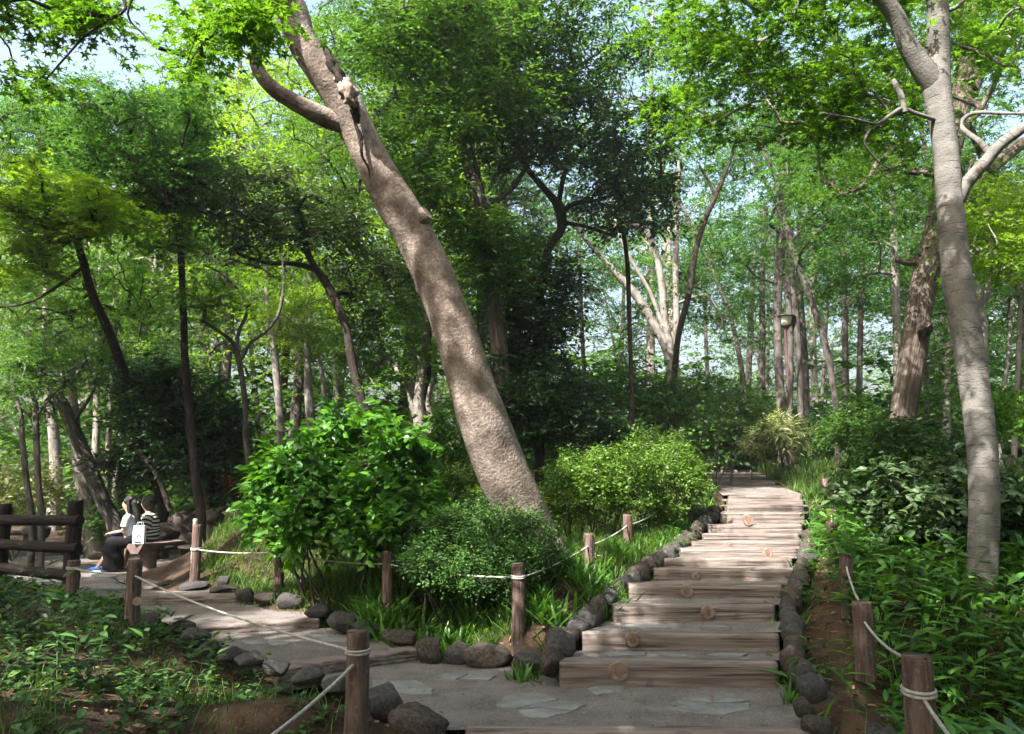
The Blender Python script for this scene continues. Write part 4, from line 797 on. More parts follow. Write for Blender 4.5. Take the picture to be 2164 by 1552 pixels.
mk('pale_tree', 'pale straight trunk left of the hydrangea top', [[(594, 950, 18), (590, 860, 16), (583, 780, 16), (576, 710, 14), (566, 650, 11), (562, 560, 8)], [(578, 720, 9), (600, 650, 7), (620, 590, 5)]], 18, BARKPALE, [(600, 600, 90, 70, 18, 1.5, 12)], L_YEL, tmpl=TRI, size=.14, crad=.8)
mk('pale_tree', 'pale double trunk seen just above the hydrangea', [[(662, 940, 22), (656, 880, 20), (652, 820, 18), (650, 740, 14), (655, 640, 9)], [(672, 930, 16), (682, 870, 13), (684, 810, 11), (670, 740, 8)]], 18, BARKPALE, [(670, 680, 90, 70, 17.5, 1.5, 18)], L_YEL, tmpl=TRI, size=.14, crad=.75)
mk('forked_tree', 'slim grey Y-forked tree with curling upper stems, left of centre', [[(530, 1030, 13), (520, 930, 12), (518, 850, 12), (508, 780, 12), (500, 742, 12), (488, 720, 8), (462, 700, 7), (430, 680, 5)], [(506, 765, 9), (530, 725, 8), (562, 700, 8), (588, 665, 7), (600, 600, 6), (596, 540, 4)], [(500, 740, 9), (505, 700, 8), (522, 660, 7), (508, 620, 6), (470, 580, 5), (430, 560, 4)]], 13, BARKMID,
    [(520, 600, 110, 60, 13, 1, 14), (430, 640, 80, 50, 13, 1, 8)], L_BRIGHT, tmpl=TRI, size=.09, crad=.5, flat=.2)
mk('dark_tree', 'dark upright tree behind the seated people with a forked top', [[(425, 1100, 20), (412, 1000, 17), (402, 880, 16), (392, 780, 16), (388, 680, 15), (384, 580, 14), (378, 490, 15), (358, 430, 16), (350, 400, 12)], [(356, 430, 9), (320, 400, 8), (270, 375, 7), (200, 350, 5)], [(358, 425, 8), (372, 380, 7), (395, 340, 5)], [(350, 410, 8), (270, 330, 8), (230, 290, 7), (190, 220, 5)]], 13, BARKDARK,
    [(290, 270, 170, 80, 13, 1.3, 44), (90, 290, 120, 90, 14.5, 1.3, 44), (130, 200, 120, 40, 14.5, 1.3, 14), (330, 260, 100, 60, 15.5, 1.3, 18), (180, 380, 160, 60, 14.5, 1, 20), (420, 290, 60, 90, 14, 1, 12), (350, 480, 80, 60, 13, 1, 16), (250, 330, 160, 50, 13, 1, 22), (360, 190, 90, 50, 12.5, 1, 14)], L_COOL, tmpl=TRI, size=.12, crad=.55, twigs=11)
mk('dark_evergreen', 'low black-green evergreen spreading behind the seated people', [[(440, 1105, 18), (432, 1010, 17), (405, 940, 16), (395, 860, 14), (380, 780, 10)], [(425, 1000, 10), (470, 940, 9), (500, 880, 7)], [(360, 1080, 12), (330, 1000, 11), (280, 940, 9)]], 13.8, BARKDARK,
    [(380, 890, 130, 110, 14.5, .9, 70), (470, 960, 70, 80, 14.5, .8, 26), (330, 800, 80, 50, 14.5, .8, 16), (270, 980, 60, 50, 14.5, .8, 14), (480, 1040, 50, 30, 14.5, .6, 8)], L_DARK, tmpl=OVAL, size=.105, crad=.5, twigs=11, per=9, flat=.5)
mk('leaning_maple', 'brown trunk leaning left beside the seated people, mossy and dappled', [[(245, 1120, 34), (218, 1060, 30), (190, 990, 29), (155, 905, 27), (130, 850, 24), (90, 780, 18), (60, 700, 12)], [(150, 900, 10), (190, 840, 7), (210, 800, 5)]], 14.5, BARKMID, [(120, 770, 130, 60, 14, 1, 24), (60, 860, 60, 50, 14, 1, 8)], L_MID, tmpl=TRI, size=.11, crad=.55)
mk('pale_tree', 'thick pale trunk just left of the seated people, sunlit at its foot', [[(203, 1165, 40), (190, 1110, 34), (178, 1040, 30), (166, 970, 26), (158, 900, 22), (150, 780, 16)]], 15.5, BARKPALE, [(170, 740, 100, 60, 15.5, 1, 12)], L_MID, tmpl=TRI, size=.12, crad=.6)
mk('yellow_maple', 'dark-stemmed maple with glowing yellow-green leaves at the left edge', [[(345, 1085, 22, 15.2), (318, 980, 22, 14.8), (285, 870, 22, 14.2), (262, 790, 20, 13.6), (230, 700, 19, 13), (198, 630, 18, 12.5), (178, 560, 17), (160, 500, 14), (158, 450, 9)], [(180, 560, 8), (130, 600, 7), (60, 640, 5), (0, 650, 4)], [(165, 510, 8), (110, 500, 6), (50, 510, 5), (0, 540, 4)]], 12, BARKDARK,
    [(110, 450, 130, 90, 11.5, 1.1, 32), (20, 400, 100, 80, 11.5, 1.1, 20), (190, 440, 60, 60, 11.2, .8, 10), (60, 560, 90, 50, 12, .8, 9), (260, 470, 60, 40, 12.2, .6, 6)], L_YEL, tmpl=MAPLE, size=.095, crad=.45, twigs=10, per=9, flat=.22, jit=.3)
mk('layered_maple', 'soft green maple with level sprays in the left middle of the wood', [[(262, 900, 14), (245, 800, 14), (215, 700, 13), (190, 640, 11), (180, 560, 8)]], 16.5, BARKDARK, [(230, 600, 130, 90, 15.8, 1.1, 36), (100, 640, 100, 70, 16, 1, 20), (300, 690, 70, 60, 16, 1, 12), (60, 560, 90, 60, 16, 1, 14)], L_BRIGHT, tmpl=TRI, size=.095, crad=.55, flat=.18)
for (lab, tr, bl) in [('left of two thin stems by the fence, forked low', [[(68, 1110, 13), (58, 1030, 12), (48, 940, 11), (44, 880, 10), (30, 820, 7)], [(48, 930, 7), (20, 900, 5), (-20, 880, 4)]], [(40, 800, 70, 50, 13, .8, 10)]), ('right of two thin stems by the fence, forked low', [[(88, 1115, 14), (80, 1010, 13), (76, 900, 12), (74, 850, 10), (55, 800, 7)], [(76, 880, 7), (100, 850, 5), (135, 810, 4)]], [(90, 770, 60, 40, 13, .8, 8)])]:
    mk('slender_tree', lab, tr, 13.2, BARKMID, bl, L_MID, tmpl=TRI, size=.1, crad=.5)
for (lab, x0, y0, w, x1, y1, d) in [('pale trunk between the thin stems and the leaning brown trunk', 118, 1010, 22, 98, 700, 20), ('pale straight trunk far back above the dark log fence', 203, 930, 13, 207, 640, 22), ('second pale far trunk beside the straight one at left', 228, 960, 11, 246, 660, 23), ('far grey trunk between the evergreen and the forked tree', 480, 930, 12, 440, 560, 24), ('far pale trunk left of the double trunk', 545, 900, 10, 520, 620, 25), ('pale far stem right of the double trunk', 712, 880, 11, 700, 640, 24), ('far stem left of the furrowed trunk', 1815, 900, 12, 1822, 480, 24), ('far dark stem with the sky behind it', 1788, 900, 14, 1783, 520, 25), ('grey far stem right of the furrowed trunk', 1992, 960, 16, 2005, 600, 22), ('dark stem directly right of the furrowed trunk foot', 1960, 970, 12, 1955, 650, 20), ('pale dappled stem low behind the furrowed trunk', 1998, 1010, 17, 2002, 800, 18), ('pale thin stem at the right edge of the photo', 2142, 1010, 11, 2160, 560, 16), ('slim pale stem right of the grey tree', 2112, 960, 9, 2140, 640, 17), ('far double stem in front of bright sky right of the lamp', 1735, 900, 8, 1750, 620, 27), ('brown far trunk left of the lamp behind the stair head', 1608, 950, 16, 1612, 560, 24), ('far trunk behind the head of the path', 1575, 960, 14, 1590, 600, 28), ('far trunk left of the path head', 1500, 950, 10, 1490, 650, 28), ('far leaning pale trunk behind the azalea hedge', 1440, 960, 18, 1415, 600, 23), ('thin dark stem behind the dark evergreen column', 1240, 950, 10, 1225, 560, 20)]:
    dx = x1 - x0
    mk('background_tree', lab, [[(x0, y0, w * 1.15), (x0 + dx * .25, y0 + (y1 - y0) * .3, w), (x0 + dx * .6, y0 + (y1 - y0) * .6, w * .9), (x1, y1, w * .75), (x1 + dx * .3 + 6, y1 - 120, w * .5)]], d, BARKPALE if 'pale' in lab else BARKMID, [(x1, y1 - 40, 90, 90, d, 2, 12)], L_COOL if x0 > 1000 else L_YEL if x0 > 300 else L_MID, tmpl=TRI, size=.16, crad=.9)
mk('red_maple', 'small reddish-leaved tree low at the left, behind the hydrangea', [[(545, 1040, 12), (530, 1000, 11), (512, 960, 9), (500, 930, 6)]], 14.5, BARKMID, [(505, 1015, 34, 20, 14, .5, 7)], L_RED, tmpl=TRI, size=.07, crad=.3, twigs=7)
mk('overhanging_maple', 'maple standing outside the left edge whose dark twig hangs across the bright sky gap', [[(-700, 1200, 80, 6.5), (-640, 700, 70, 6.5), (-560, 300, 60, 6.4), (-450, -100, 50, 6.2), (-350, -400, 36, 6)], [(-470, -60, 34, 6.2), (-150, -230, 20, 6), (120, -140, 12, 5.8), (262, 0, 8, 5.7), (225, 45, 7, 5.7), (180, 75, 6, 5.7), (140, 120, 5, 5.7), (97, 168, 3.5, 5.7)], [(120, -140, 10, 5.8), (280, -60, 8, 5.6), (270, 30, 5, 5.6), (300, 70, 4, 5.6), (330, 100, 3, 5.6)], [(-150, -230, 14, 6), (-100, 0, 8, 6), (20, 40, 6, 5.9)]], 6, BARKDARK,
    [(60, 15, 110, 30, 6, .5, 10), (50, 185, 80, 25, 6.5, .5, 4), (200, 30, 60, 25, 6, .4, 6), (480, 50, 90, 50, 5.4, .6, 7), (400, 130, 50, 25, 5.4, .4, 2), (540, 20, 60, 30, 5.4, .4, 2), (-300, -300, 300, 250, 6, 1.5, 30)], L_BRIGHT, tmpl=MAPLE, size=.098, crad=.38, twigs=8, per=7, flat=.3, jit=.4, thick=.008, rmax=.02)

# --- unseen trees added around the camera; their crowns shade the path and dapple it
def shade_tree(x, y, h, r, n, lab, dia=.35, leaf=L_MID, cz=None):
    z = h1(x, y); t = empty('unseen_shade_tree', (x, y, z), lab, 'tree', 'unseen shade trees around the camera')
    m = MB(); tr = [np.array((x, y, z - .3)), np.array((x + .1, y, z + h * .25)), np.array((x - .1, y + .1, z + h * .55)), np.array((x + .1, y, z + h * .95))]
    p_, r_ = tube(m, tr, [dia / 2 * 1.2, dia / 2, dia * .38, dia * .15], n=16, wob=.1, seed=x); m.build('trunk', BARKMID, t)
    C = []
    n = int(n * 1.25)
    while len(C) < n:
        v = RNG.uniform(-1, 1, 3)
        if v @ v < 1: C.append(np.array((x + v[0] * r, y + v[1] * r, z + h * .78 + v[2] * h * .22)))
    C = np.array(C); C = C[shade_ok(C, .65)]; C = C[~in_skygap(C)]
    # keep the crown out of the picture's sky gap region by real clearance above the path
    m = MB(); grow(m, list(p_[len(p_) // 2:]), C, .05, .12, seed=int(abs(x) * 10)); m.build('branches', BARKMID, t)
    m = MB(); sprays(m, C, .75 * RNG.uniform(.7, 1.2, len(C)), TRI, .19, 8, 8, .25); m.build('crown', leaf, t, smooth=False)
shade_tree(-7.5, 2.5, 10.5, 4.4, 300, 'tall unseen shade tree added outside the left edge, roofing the left path')
shade_tree(-3.2, -2.5, 10, 4.0, 300, 'tall unseen shade tree added behind and left of the camera')
shade_tree(-12, 7, 12, 4.5, 240, 'tall unseen shade tree added far outside the left edge')
shade_tree(3.5, -3.5, 11, 4.2, 160, 'tall unseen shade tree added behind and right of the camera')
shade_tree(5.0, 2.2, 10.5, 3.6, 95, 'tall unseen shade tree added outside the right edge, roofing the right bank')
shade_tree(-7.2, 7.6, 12.5, 3.6, 330, 'tall unseen shade tree added just outside the left edge behind the fence')
shade_tree(-5.2, 3.6, 11.5, 3.4, 240, 'tall unseen shade tree added outside the left edge near the weeds')
shade_tree(-10.8, 1.2, 12.5, 3.6, 190, 'tall unseen shade tree added far outside the lower left edge')
shade_tree(-3.4, 1.1, 11, 3.4, 250, 'tall unseen shade tree added left of the camera, roofing the plaza and lower stairs')
shade_tree(-8.2, -1.2, 11.5, 3.6, 190, 'tall unseen shade tree added behind the left edge, shading the weeds')
shade_tree(.5, -1.0, 9.5, 3.4, 150, 'tall unseen shade tree added right behind the camera')
shade_tree(-9.5, -4, 12, 4.5, 220, 'tall unseen shade tree added well behind the camera on the left')

# --- the wood behind: individual trees in rows, sharing a few crowns
protos = []
def make_proto(seed, leaf, bark, h=17, r=3.2, n=260, dia=.32, tm=TRI, sz=.21):
    rs = random.Random(seed); t = empty('wood_tree', (0, 0, 0), 'x', 'tree', 'trees of the back rows')
    m = MB(); lean = rs.uniform(-.12, .12)
    tr = [np.array((0, 0, -.5)), np.array((lean * 2, 0, h * .22)), np.array((lean * h * .5, rs.uniform(-.2, .2), h * .5)), np.array((lean * h * .8, rs.uniform(-.3, .3), h * .8)), np.array((lean * h, 0, h))]
    p_, r_ = tube(m, tr, [dia * .6, dia * .5, dia * .4, dia * .25, dia * .08], n=9, wob=.12, seed=seed)
    if seed % 2:
        tube(m, [p_[6], p_[6] + np.array((rs.uniform(.4, .9), .2, 2.4)), p_[6] + np.array((rs.uniform(.8, 1.6), .3, 5.5))], [dia * .3, dia * .22, dia * .08], n=7, wob=.1, seed=seed)
    o = m.build('trunk', bark, t)
    C = []
    while len(C) < n:
        v = RNG.uniform(-1, 1, 3)
        if v @ v < 1: C.append(np.array((lean * h * .6 + v[0] * r, v[1] * r, h * .62 + v[2] * h * .40)))
    C = np.array(C); m = MB(); grow(m, list(p_[len(p_) // 3:]), C, .035, .07, seed=seed); m.build('branches', bark, t)
    m = MB(); sprays(m, C, .95 * RNG.uniform(.7, 1.2, len(C)), tm, sz, 7, 8, .25); m.build('crown', leaf, t, smooth=False)
    return t
for k, (lf, bk) in enumerate([(L_COOL, BARKMID), (L_BRIGHT, BARKPALE), (L_MID, BARKDARK), (L_YEL, BARKMID), (L_COOL, BARKPALE)]): protos.append(make_proto(k + 1, lf, bk))
def copy_tree(root, loc, rz, sc, label):
    r = root.copy(); COL.objects.link(r); r.location = loc; r.rotation_euler = (0, 0, rz); r.scale = sc; r['label'] = label
    for ch in root.children:
        c = ch.copy(); COL.objects.link(c); c.parent = r; c.location = ch.location
    return r
rows = [(20, 24, 11), (26, 31, 12), (34, 41, 13), (46, 56, 13)]; rowname = ['nearest', 'second', 'third', 'farthest']
rsx = random.Random(5)
for ri, (ya, yb, n) in enumerate(rows):
    lst = []
    for k in range(n):
        y = rsx.uniform(ya, yb); u = -.74 + 1.48 * (k + rsx.uniform(.1, .9)) / n; x = u * y
        lst.append((x, y))
    for k, (x, y) in enumerate(lst):
        u = x / y
        if ri == 0 and -.05 < u < .5: continue
        if ri == 1 and .22 < u < .34: continue
        if ri > 0 and ((.02 < u < .25 and rsx.random() < .6) or (.36 < u < .47 and rsx.random() < .5)): continue
        if abs(x - (5.5 + (y - 20) * .2)) < 1.2 and y < 30: continue
        left = u < 0
        pr = protos[rsx.choice([1, 3, 2, 1, 3] if left else [0, 4, 0, 2, 4])]
        sidew = 'left' if left else 'right'
        kindw = {0: 'cool green', 1: 'bright green', 2: 'mid green dark-stemmed', 3: 'yellow-green', 4: 'cool green pale-stemmed'}[protos.index(pr)]
        s = rsx.uniform(.75, 1.1) * (.8 if ri == 0 else 1.1 if ri == 3 else 1)
        if -.52 < u < -.40: s = min(s, .50 * math.hypot(x, y) / 17.5)
        copy_tree(pr, (x, y, h1(x, y)), rsx.uniform(0, 6.28), (s, s, s * rsx.uniform(.85, 1.1)), f'{kindw} tree, {ordn(k)} from the left in the {rowname[ri]} background row')
ring = [(9.5, 1.5, .7), (7.5, -5, .7)]  # unseen ring of trees around the camera, added to block sky light
for k in range(34):
    a = R(-32 - 296 * (k + rsx.uniform(.1, .9)) / 34 + 90); rr = rsx.choice([9, 12, 15, 19]); x, y = rr * math.cos(a), rr * math.sin(a)
    if abs(x) < y * .9 + .5 or math.hypot(x, y) < 6 or (x < -4 and -10 < y and rr < 19): continue
    if (x - 9.5) ** 2 + (y - 1.5) ** 2 > 6: ring.append((x, y, rsx.uniform(.5, .8)))
for k, (x, y, s_) in enumerate(ring):
    copy_tree(protos[k % 3], (x, y, h1(x, y) - 2.5 * s_), k * 1.3, (s_ * 1.15, s_ * 1.15, s_), f'unseen tree added to block sky light, {ordn(k)} of the ring around the camera')
for p in protos:
    for c in list(p.children): bpy.data.objects.remove(c)
    bpy.data.objects.remove(p)
# understorey and far wood, one mass
mb = MB(); C = []
for _ in range(2600):
    y = RNG.uniform(22, 60); x = RNG.uniform(-.8, .8) * y; u = x / y
    top = 4.8 if u < .1 else 3.8 if u < .25 else 3.0
    C.append((x, y, h1(x, y) + RNG.uniform(.1, top) * RNG.random() ** .5))
for _ in range(1300):
    y = RNG.uniform(58, 66); x = RNG.uniform(-.8, .8) * y; u = x / y
    C.append((x, y, RNG.uniform(-1, 13 if .01 < u < .26 else 11 if .34 < u < .5 else 22 if u < .1 else 15)))
for _ in range(1500):  # unseen undergrowth at the sides and back, added to darken the ambient light
    a = RNG.uniform(0, 2 * math.pi); rr = RNG.uniform(15, 23); x, y = rr * math.cos(a), rr * math.sin(a)
    if abs(x) < y * .95 + 2: continue
    C.append((x, y, h1(x, y) + RNG.uniform(0, 6.5)))
C = np.array(C); sprays(mb, C, 1.3, LEAF, .34, 8, 8, .3)
tag(mb.build('distant_wood', L_MID, smooth=False), 'distant green undergrowth and far treetops between the trunks, plus an unseen ring blocking sky light', 'woodland', kind='stuff')

# ------------------------------------------------------------------ shrubs
def bush(name, lab, blobs, d0, px, py, leaf, tmpl, size, crad, twigs, per, flat=.7, up=.8, droop=.1, stems=6, cat='shrub', jit=.5, bark=None, grp=None, filt=False):
    q = P(px, py, d0); root = np.array((q[0], d0, float(HT(q[0], d0)[0])))
    t = empty(name, root, lab, cat, grp)
    C = np.concatenate([blob(*b) for b in blobs]); C = C[C[:, 2] > HT(C[:, 0], C[:, 1]) + .03]
    nodes = []
    mt = MB()
    for k in range(stems):
        a = root + np.array((random.uniform(-.3, .3), random.uniform(-.2, .2), -.1)); b = C[random.randrange(len(C))]; mid = (a * .5 + b * .5) + (0, 0, -.1)
        p_, _ = tube(mt, [a, mid, b], [.018, .013, .005], n=6, wob=.1); nodes += list(p_[len(p_) // 3:])
    grow(mt, nodes, C, .010, .014, seed=3); mt.build('stems', bark or BARKMID, t)
    mb = MB(); sprays(mb, C, crad * RNG.uniform(.7, 1.25, len(C)), tmpl, size, twigs, per, flat, droop, up, jit); mb.build('foliage', leaf, t, smooth=False)
    return t
def shell(cx, cy, rx, ry, d, dd, n):
    """clusters over the near and upper skin of a rounded bush"""
    c = P(cx, cy, d); s = d / F; out = []
    while len(out) < n:
        v = rvec(1)[0]
        if v[2] < -.35: continue
        r = (RNG.uniform(.58, 1.1) + (.22 if RNG.random() < .09 else 0)) * (1 + .16 * mnoise.noise(Vector(v) * 2.2 + Vector((cx * .1, 0, 0)))); out.append(c + np.array((v[0] * rx * s, v[1] * dd, v[2] * ry * s)) * r)
    return np.array(out)
def bush2(name, lab, shells, d0, px, leaf, tmpl, size, crad, twigs, per, **k):
    q = P(px, 1000, d0); root = np.array((q[0], d0, float(HT(q[0], d0)[0])))
    t = empty(name, root, lab, 'shrub', k.pop('grp', None)); C = np.concatenate([shell(*b) for b in shells]); C = C[C[:, 2] > HT(C[:, 0], C[:, 1]) + .05]
    mt = MB(); nodes = []
    for i in range(k.pop('stems', 8)):
        b = C[random.randrange(len(C))]; a = root + np.array((random.uniform(-.4, .4) + (b[0] - root[0]) * .5, random.uniform(-.2, .2) + (b[1] - root[1]) * .5, 0)); a[2] = float(HT(a[0], a[1])[0]) - .08
        p_, _ = tube(mt, [a, a * .5 + b * .5 - (0, 0, .1), b], [.016, .012, .004], n=6, wob=.1); nodes += list(p_[len(p_) // 3:])
    grow(mt, nodes, C, .009, .012, seed=3); mt.build('stems', BARKMID, t)
    mb = MB(); sprays(mb, C, crad * RNG.uniform(.7, 1.25, len(C)), tmpl, size, twigs, per, k.get('flat', .8), k.get('droop', .05), k.get('up', .8), k.get('jit', .55)); mb.build('foliage', leaf, t, smooth=False)
    return t
bush2('hydrangea_bush', 'large hydrangea with big glossy bright green leaves on the grass bank', [(735, 1130, 150, 110, 9.3, .6, 50), (600, 1100, 60, 70, 9.6, .4, 16), (735, 1060, 185, 175, 9.6, .95, 120), (640, 1010, 80, 90, 9.4, .5, 22), (770, 930, 100, 60, 9.6, .5, 24), (790, 1110, 90, 60, 9.1, .45, 18)], 9.7, 735, L_HYD, BROAD, .135, .26, 7, 5, flat=.8, droop=.2, stems=14)
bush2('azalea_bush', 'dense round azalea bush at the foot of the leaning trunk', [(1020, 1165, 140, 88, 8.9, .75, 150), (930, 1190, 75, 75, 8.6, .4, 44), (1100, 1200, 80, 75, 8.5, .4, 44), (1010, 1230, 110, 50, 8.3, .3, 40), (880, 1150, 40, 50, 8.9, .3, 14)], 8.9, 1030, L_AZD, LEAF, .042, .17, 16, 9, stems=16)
for lab, sh, d, px in [('left part of the sunlit azalea hedge, right of the leaning trunk', [(1215, 1050, 75, 85, 11.6, .6, 90)], 11.6, 1215), ('middle and largest azalea of the sunlit hedge', [(1310, 1045, 100, 100, 12, .8, 130)], 12, 1310), ('right azalea of the sunlit hedge beside the rope posts', [(1415, 1030, 70, 85, 13, .7, 90)], 13, 1415),
        ('azalea rising behind the sunlit hedge', [(1370, 965, 90, 50, 14.5, .7, 70)], 14.5, 1370)]:
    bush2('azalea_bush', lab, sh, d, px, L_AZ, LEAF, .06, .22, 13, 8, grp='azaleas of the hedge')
bush2('azalea_bush', 'low azalea mound in the grass between hydrangea and trunk', [(960, 1045, 80, 45, 11, .5, 50)], 11, 960, L_AZ, LEAF, .06, .2, 11, 8)
bush2('aucuba_bush', 'leathery dark-leaved shrub left of the grey trunk', [(1960, 1090, 105, 115, 9.3, .6, 80)], 9.3, 1960, L_GREY, BROAD, .12, .26, 8, 6, stems=14)
bush2('aucuba_bush', 'leathery dark-leaved shrub right of the grey trunk at the photo edge', [(2170, 1110, 80, 120, 8.9, .6, 60)], 8.9, 2170, L_GREY, BROAD, .12, .26, 8, 6, stems=12)
bush2('leafy_bush', 'small-leaved bush beside the bend of the right bank', [(1850, 1030, 75, 80, 12, .7, 80)], 12, 1850, L_AZD, LEAF, .07, .25, 11, 8)
bush2('leafy_bush', 'tall green bush in front of the bent tree', [(1810, 930, 75, 70, 15, .8, 80)], 15, 1810, L_MID, LEAF, .09, .32, 10, 8)
bush2('leafy_bush', 'pale-flecked bush in front of the furrowed trunk foot', [(1925, 950, 90, 60, 11.5, .6, 60)], 11.5, 1925, L_AZD, OVAL, .08, .28, 9, 8)
bush2('pale_bush', 'pale silvery bamboo-like bush left of the lamp base', [(1645, 930, 52, 45, 18.5, .7, 50)], 18.5, 1645, L_PALE, BAMB, .2, .35, 9, 8)
bush2('leafy_bush', 'dark bush right behind the lamp base', [(1740, 925, 70, 50, 20.5, .8, 50)], 20.5, 1740, L_DARK, LEAF, .12, .4, 9, 8)
bush2('leafy_bush', 'bright bush at the right photo edge above the bamboo grass', [(2140, 900, 70, 70, 10, .6, 50)], 10.5, 2150, L_BRIGHT, TRI, .08, .3, 9, 8)
bush2('leafy_bush', 'soft bush between the evergreen column and the stair head', [(1500, 870, 120, 70, 17, 1.0, 80)], 17, 1500, L_MID, TRI, .11, .45, 9, 8)
bush2('leafy_bush', 'green bush left of the upper path', [(1555, 935, 45, 25, 27, .8, 34)], 27, 1555, L_MID, TRI, .14, .5, 8, 8)
bush2('leafy_bush', 'shadowy bush under the evergreen column', [(1210, 920, 110, 70, 14.5, .8, 80)], 14.5, 1210, L_DARK, OVAL, .1, .4, 9, 8)
bush2('leafy_bush', 'dark green bush filling the middle behind the hedge', [(1330, 860, 120, 80, 16.5, 1, 80)], 16.5, 1330, L_MID, OVAL, .12, .5, 9, 8)
bush2('leafy_bush', 'sunlit bush just above the hydrangea', [(840, 960, 80, 60, 14.5, .7, 50)], 14.5, 840, L_BRIGHT, LEAF, .09, .35, 9, 8)
bush2('leafy_bush', 'bright low bush left of the log fence post', [(40, 1050, 90, 70, 15, .8, 50)], 15, 40, L_PALE, LEAF, .09, .4, 9, 8)
bush2('leafy_bush', 'leafy bush low behind the blue shoes', [(245, 1110, 60, 50, 15.5, .6, 40)], 15.5, 245, L_MID, LEAF, .09, .35, 9, 8)
bush2('leafy_bush', 'green thicket left of the hydrangea under the forked tree', [(590, 1010, 90, 60, 14, .8, 60)], 14, 590, L_MID, LEAF, .09, .35, 9, 8)
bush2('leafy_bush', 'dim thicket between the white trunk and the leaning trunk', [(960, 950, 60, 80, 13.5, .7, 46)], 13.5, 960, L_MID, LEAF, .09, .35, 9, 8)

# ------------------------------------------------------------------ ground vegetation
def scatter(n, x0, x1, y0, y1, mask=None):
    x = RNG.uniform(x0, x1, n); y = RNG.uniform(y0, y1, n)
    k = (~on_path(x, y)) & (np.abs(x) < y * .72 + 1.5)
    if mask is not None: k &= mask(x, y)
    x, y = x[k], y[k]; return np.stack((x, y, HT(x, y)), 1)
def patch(x, y, s, th, ph=0):
    v = np.sin(x * s + ph) * np.cos(y * s * 1.3 + ph * 2) + .6 * np.sin(x * s * 2.7 + y * s * 1.9 + ph) + .4 * np.cos(x * s * 5.1 - y * s * 4.3)
    return v > th
def blades(name, lab, base, leaf, h, per, spread, lean, tmpl=BLADE, cat='grass', w=1.0, jitn=.3):
    n = len(base); b = np.repeat(base, per, 0); N = len(b)
    pos = b + np.stack((RNG.normal(0, spread, N), RNG.normal(0, spread, N), np.zeros(N)), 1); pos[:, 2] = HT(pos[:, 0], pos[:, 1]) - .01
    d = np.stack((RNG.normal(0, lean, N), RNG.normal(0, lean, N), np.ones(N)), 1)
    nr = np.stack((RNG.normal(0, 1, N), RNG.normal(0, 1, N), RNG.normal(0, .1, N)), 1)
    # droop away: normal faces lean direction
    nr = -d * np.array((1, 1, 0)) + nr * .4 + (0, 0, .6)
    m = MB(); tv = (tmpl[0] * np.array((1, w, 1)), tmpl[1]); place(m, tv, pos, d, nr, h * RNG.uniform(.5, 1.25, N), np.clip(RNG.normal(.45, .25, N), 0, 1))
    o = m.build(name, leaf, smooth=False); return tag(o, lab, cat, kind='stuff')
bankmask = lambda x, y: (x > -4.6) & (x < 2.2)
b = scatter(10000, -4.4, 2.6, 7.9, 14, lambda x, y: (x < (y - 5) * .35 + .1) & ~((y < 8.7) & (x < -.9))  & ~inpoly(x, y, [P(1050, 1380, 7.7)[:2], P(1210, 1380, 7.6)[:2], P(1290, 1380, 9.4)[:2], P(1240, 1380, 9.4)[:2], P(1130, 1380, 8.0)[:2]]) & patch(x, y, 2.1, -1.25))
blades('bank_grass', 'bright fine grass covering the bank between the two paths', b, L_GRASS, .19, 8, .07, .55)
b = scatter(900, -1.6, 1.2, 7.9, 9.6, lambda x, y: patch(x, y, 2.4, -.2, 1))
blades('bank_bamboo_grass', 'tufts of narrow bamboo grass around the rope posts of the bank', b, L_BAM, .3, 5, .08, .6, BAMB, 'bamboo grass', w=.7)
b = scatter(1500, 5, 10, 15, 26); blades('upper_grass', 'sunlit grass on the slope around the lamp', b, L_GRASS, .3, 9, .12, .4)
b = scatter(2500, -12, 12, 13, 30, lambda x, y: patch(x, y, .9, -.4)); blades('wood_floor_grass', 'scattered grass on the floor of the wood', b, L_GRASS, .25, 4, .15, .5)
# broad bamboo grass on the right bank
def stalks(name, lab, base, leaf, h, nleaf, size, cat, tm=BAMB, w=1.5, stemr=.004):
    m = MB(); n = len(base); P_, D_, N_, S_ = [], [], [], []
    hh = h * RNG.uniform(.4, 1.2, n); ln = RNG.normal(0, .3, (n, 2))
    for k in range(nleaf):
        f = .35 + .65 * (k + 1) / nleaf
        pos = base + np.stack((ln[:, 0] * hh * f * f, ln[:, 1] * hh * f * f, hh * f), 1)
        a = k * 2.4 + RNG.uniform(0, 6.28, n); d = np.stack((np.cos(a), np.sin(a), RNG.uniform(-.1, .75, n)), 1)
        P_.append(pos); D_.append(d); N_.append(np.stack((RNG.normal(0, .25, n), RNG.normal(0, .25, n), np.ones(n)), 1)); S_.append(size * RNG.uniform(.6, 1.25, n))
    tv = (tm[0] * np.array((1, w, 1)), tm[1]); N = n * nleaf
    place(m, tv, np.concatenate(P_), np.concatenate(D_), np.concatenate(N_), np.concatenate(S_), np.clip(RNG.normal(.42, .26, N), 0, 1))
    st = (BLADE[0] * np.array((1, .35, .3)), BLADE[1]); place(m, st, base - (0, 0, .02), np.stack((ln[:, 0], ln[:, 1], np.ones(n)), 1), RNG.normal(0, 1, (n, 3)), hh * 1.02, np.full(n, .9))
    return tag(m.build(name, leaf, smooth=False), lab, cat, kind='stuff')
edge = lambda y: np.interp(y, [3, 6, 7, 8, 9, 11, 14, 20], [2.7, 2.75, 2.85, 3.1, 3.4, 4.1, 5.2, 7.3])
b = scatter(5200, 2.3, 8, 3.2, 12.5, lambda x, y: (x > edge(y) + .12) & patch(x, y, 2.0, -1.0) & (np.hypot(x - 2.02, y - 4.0) > .25))
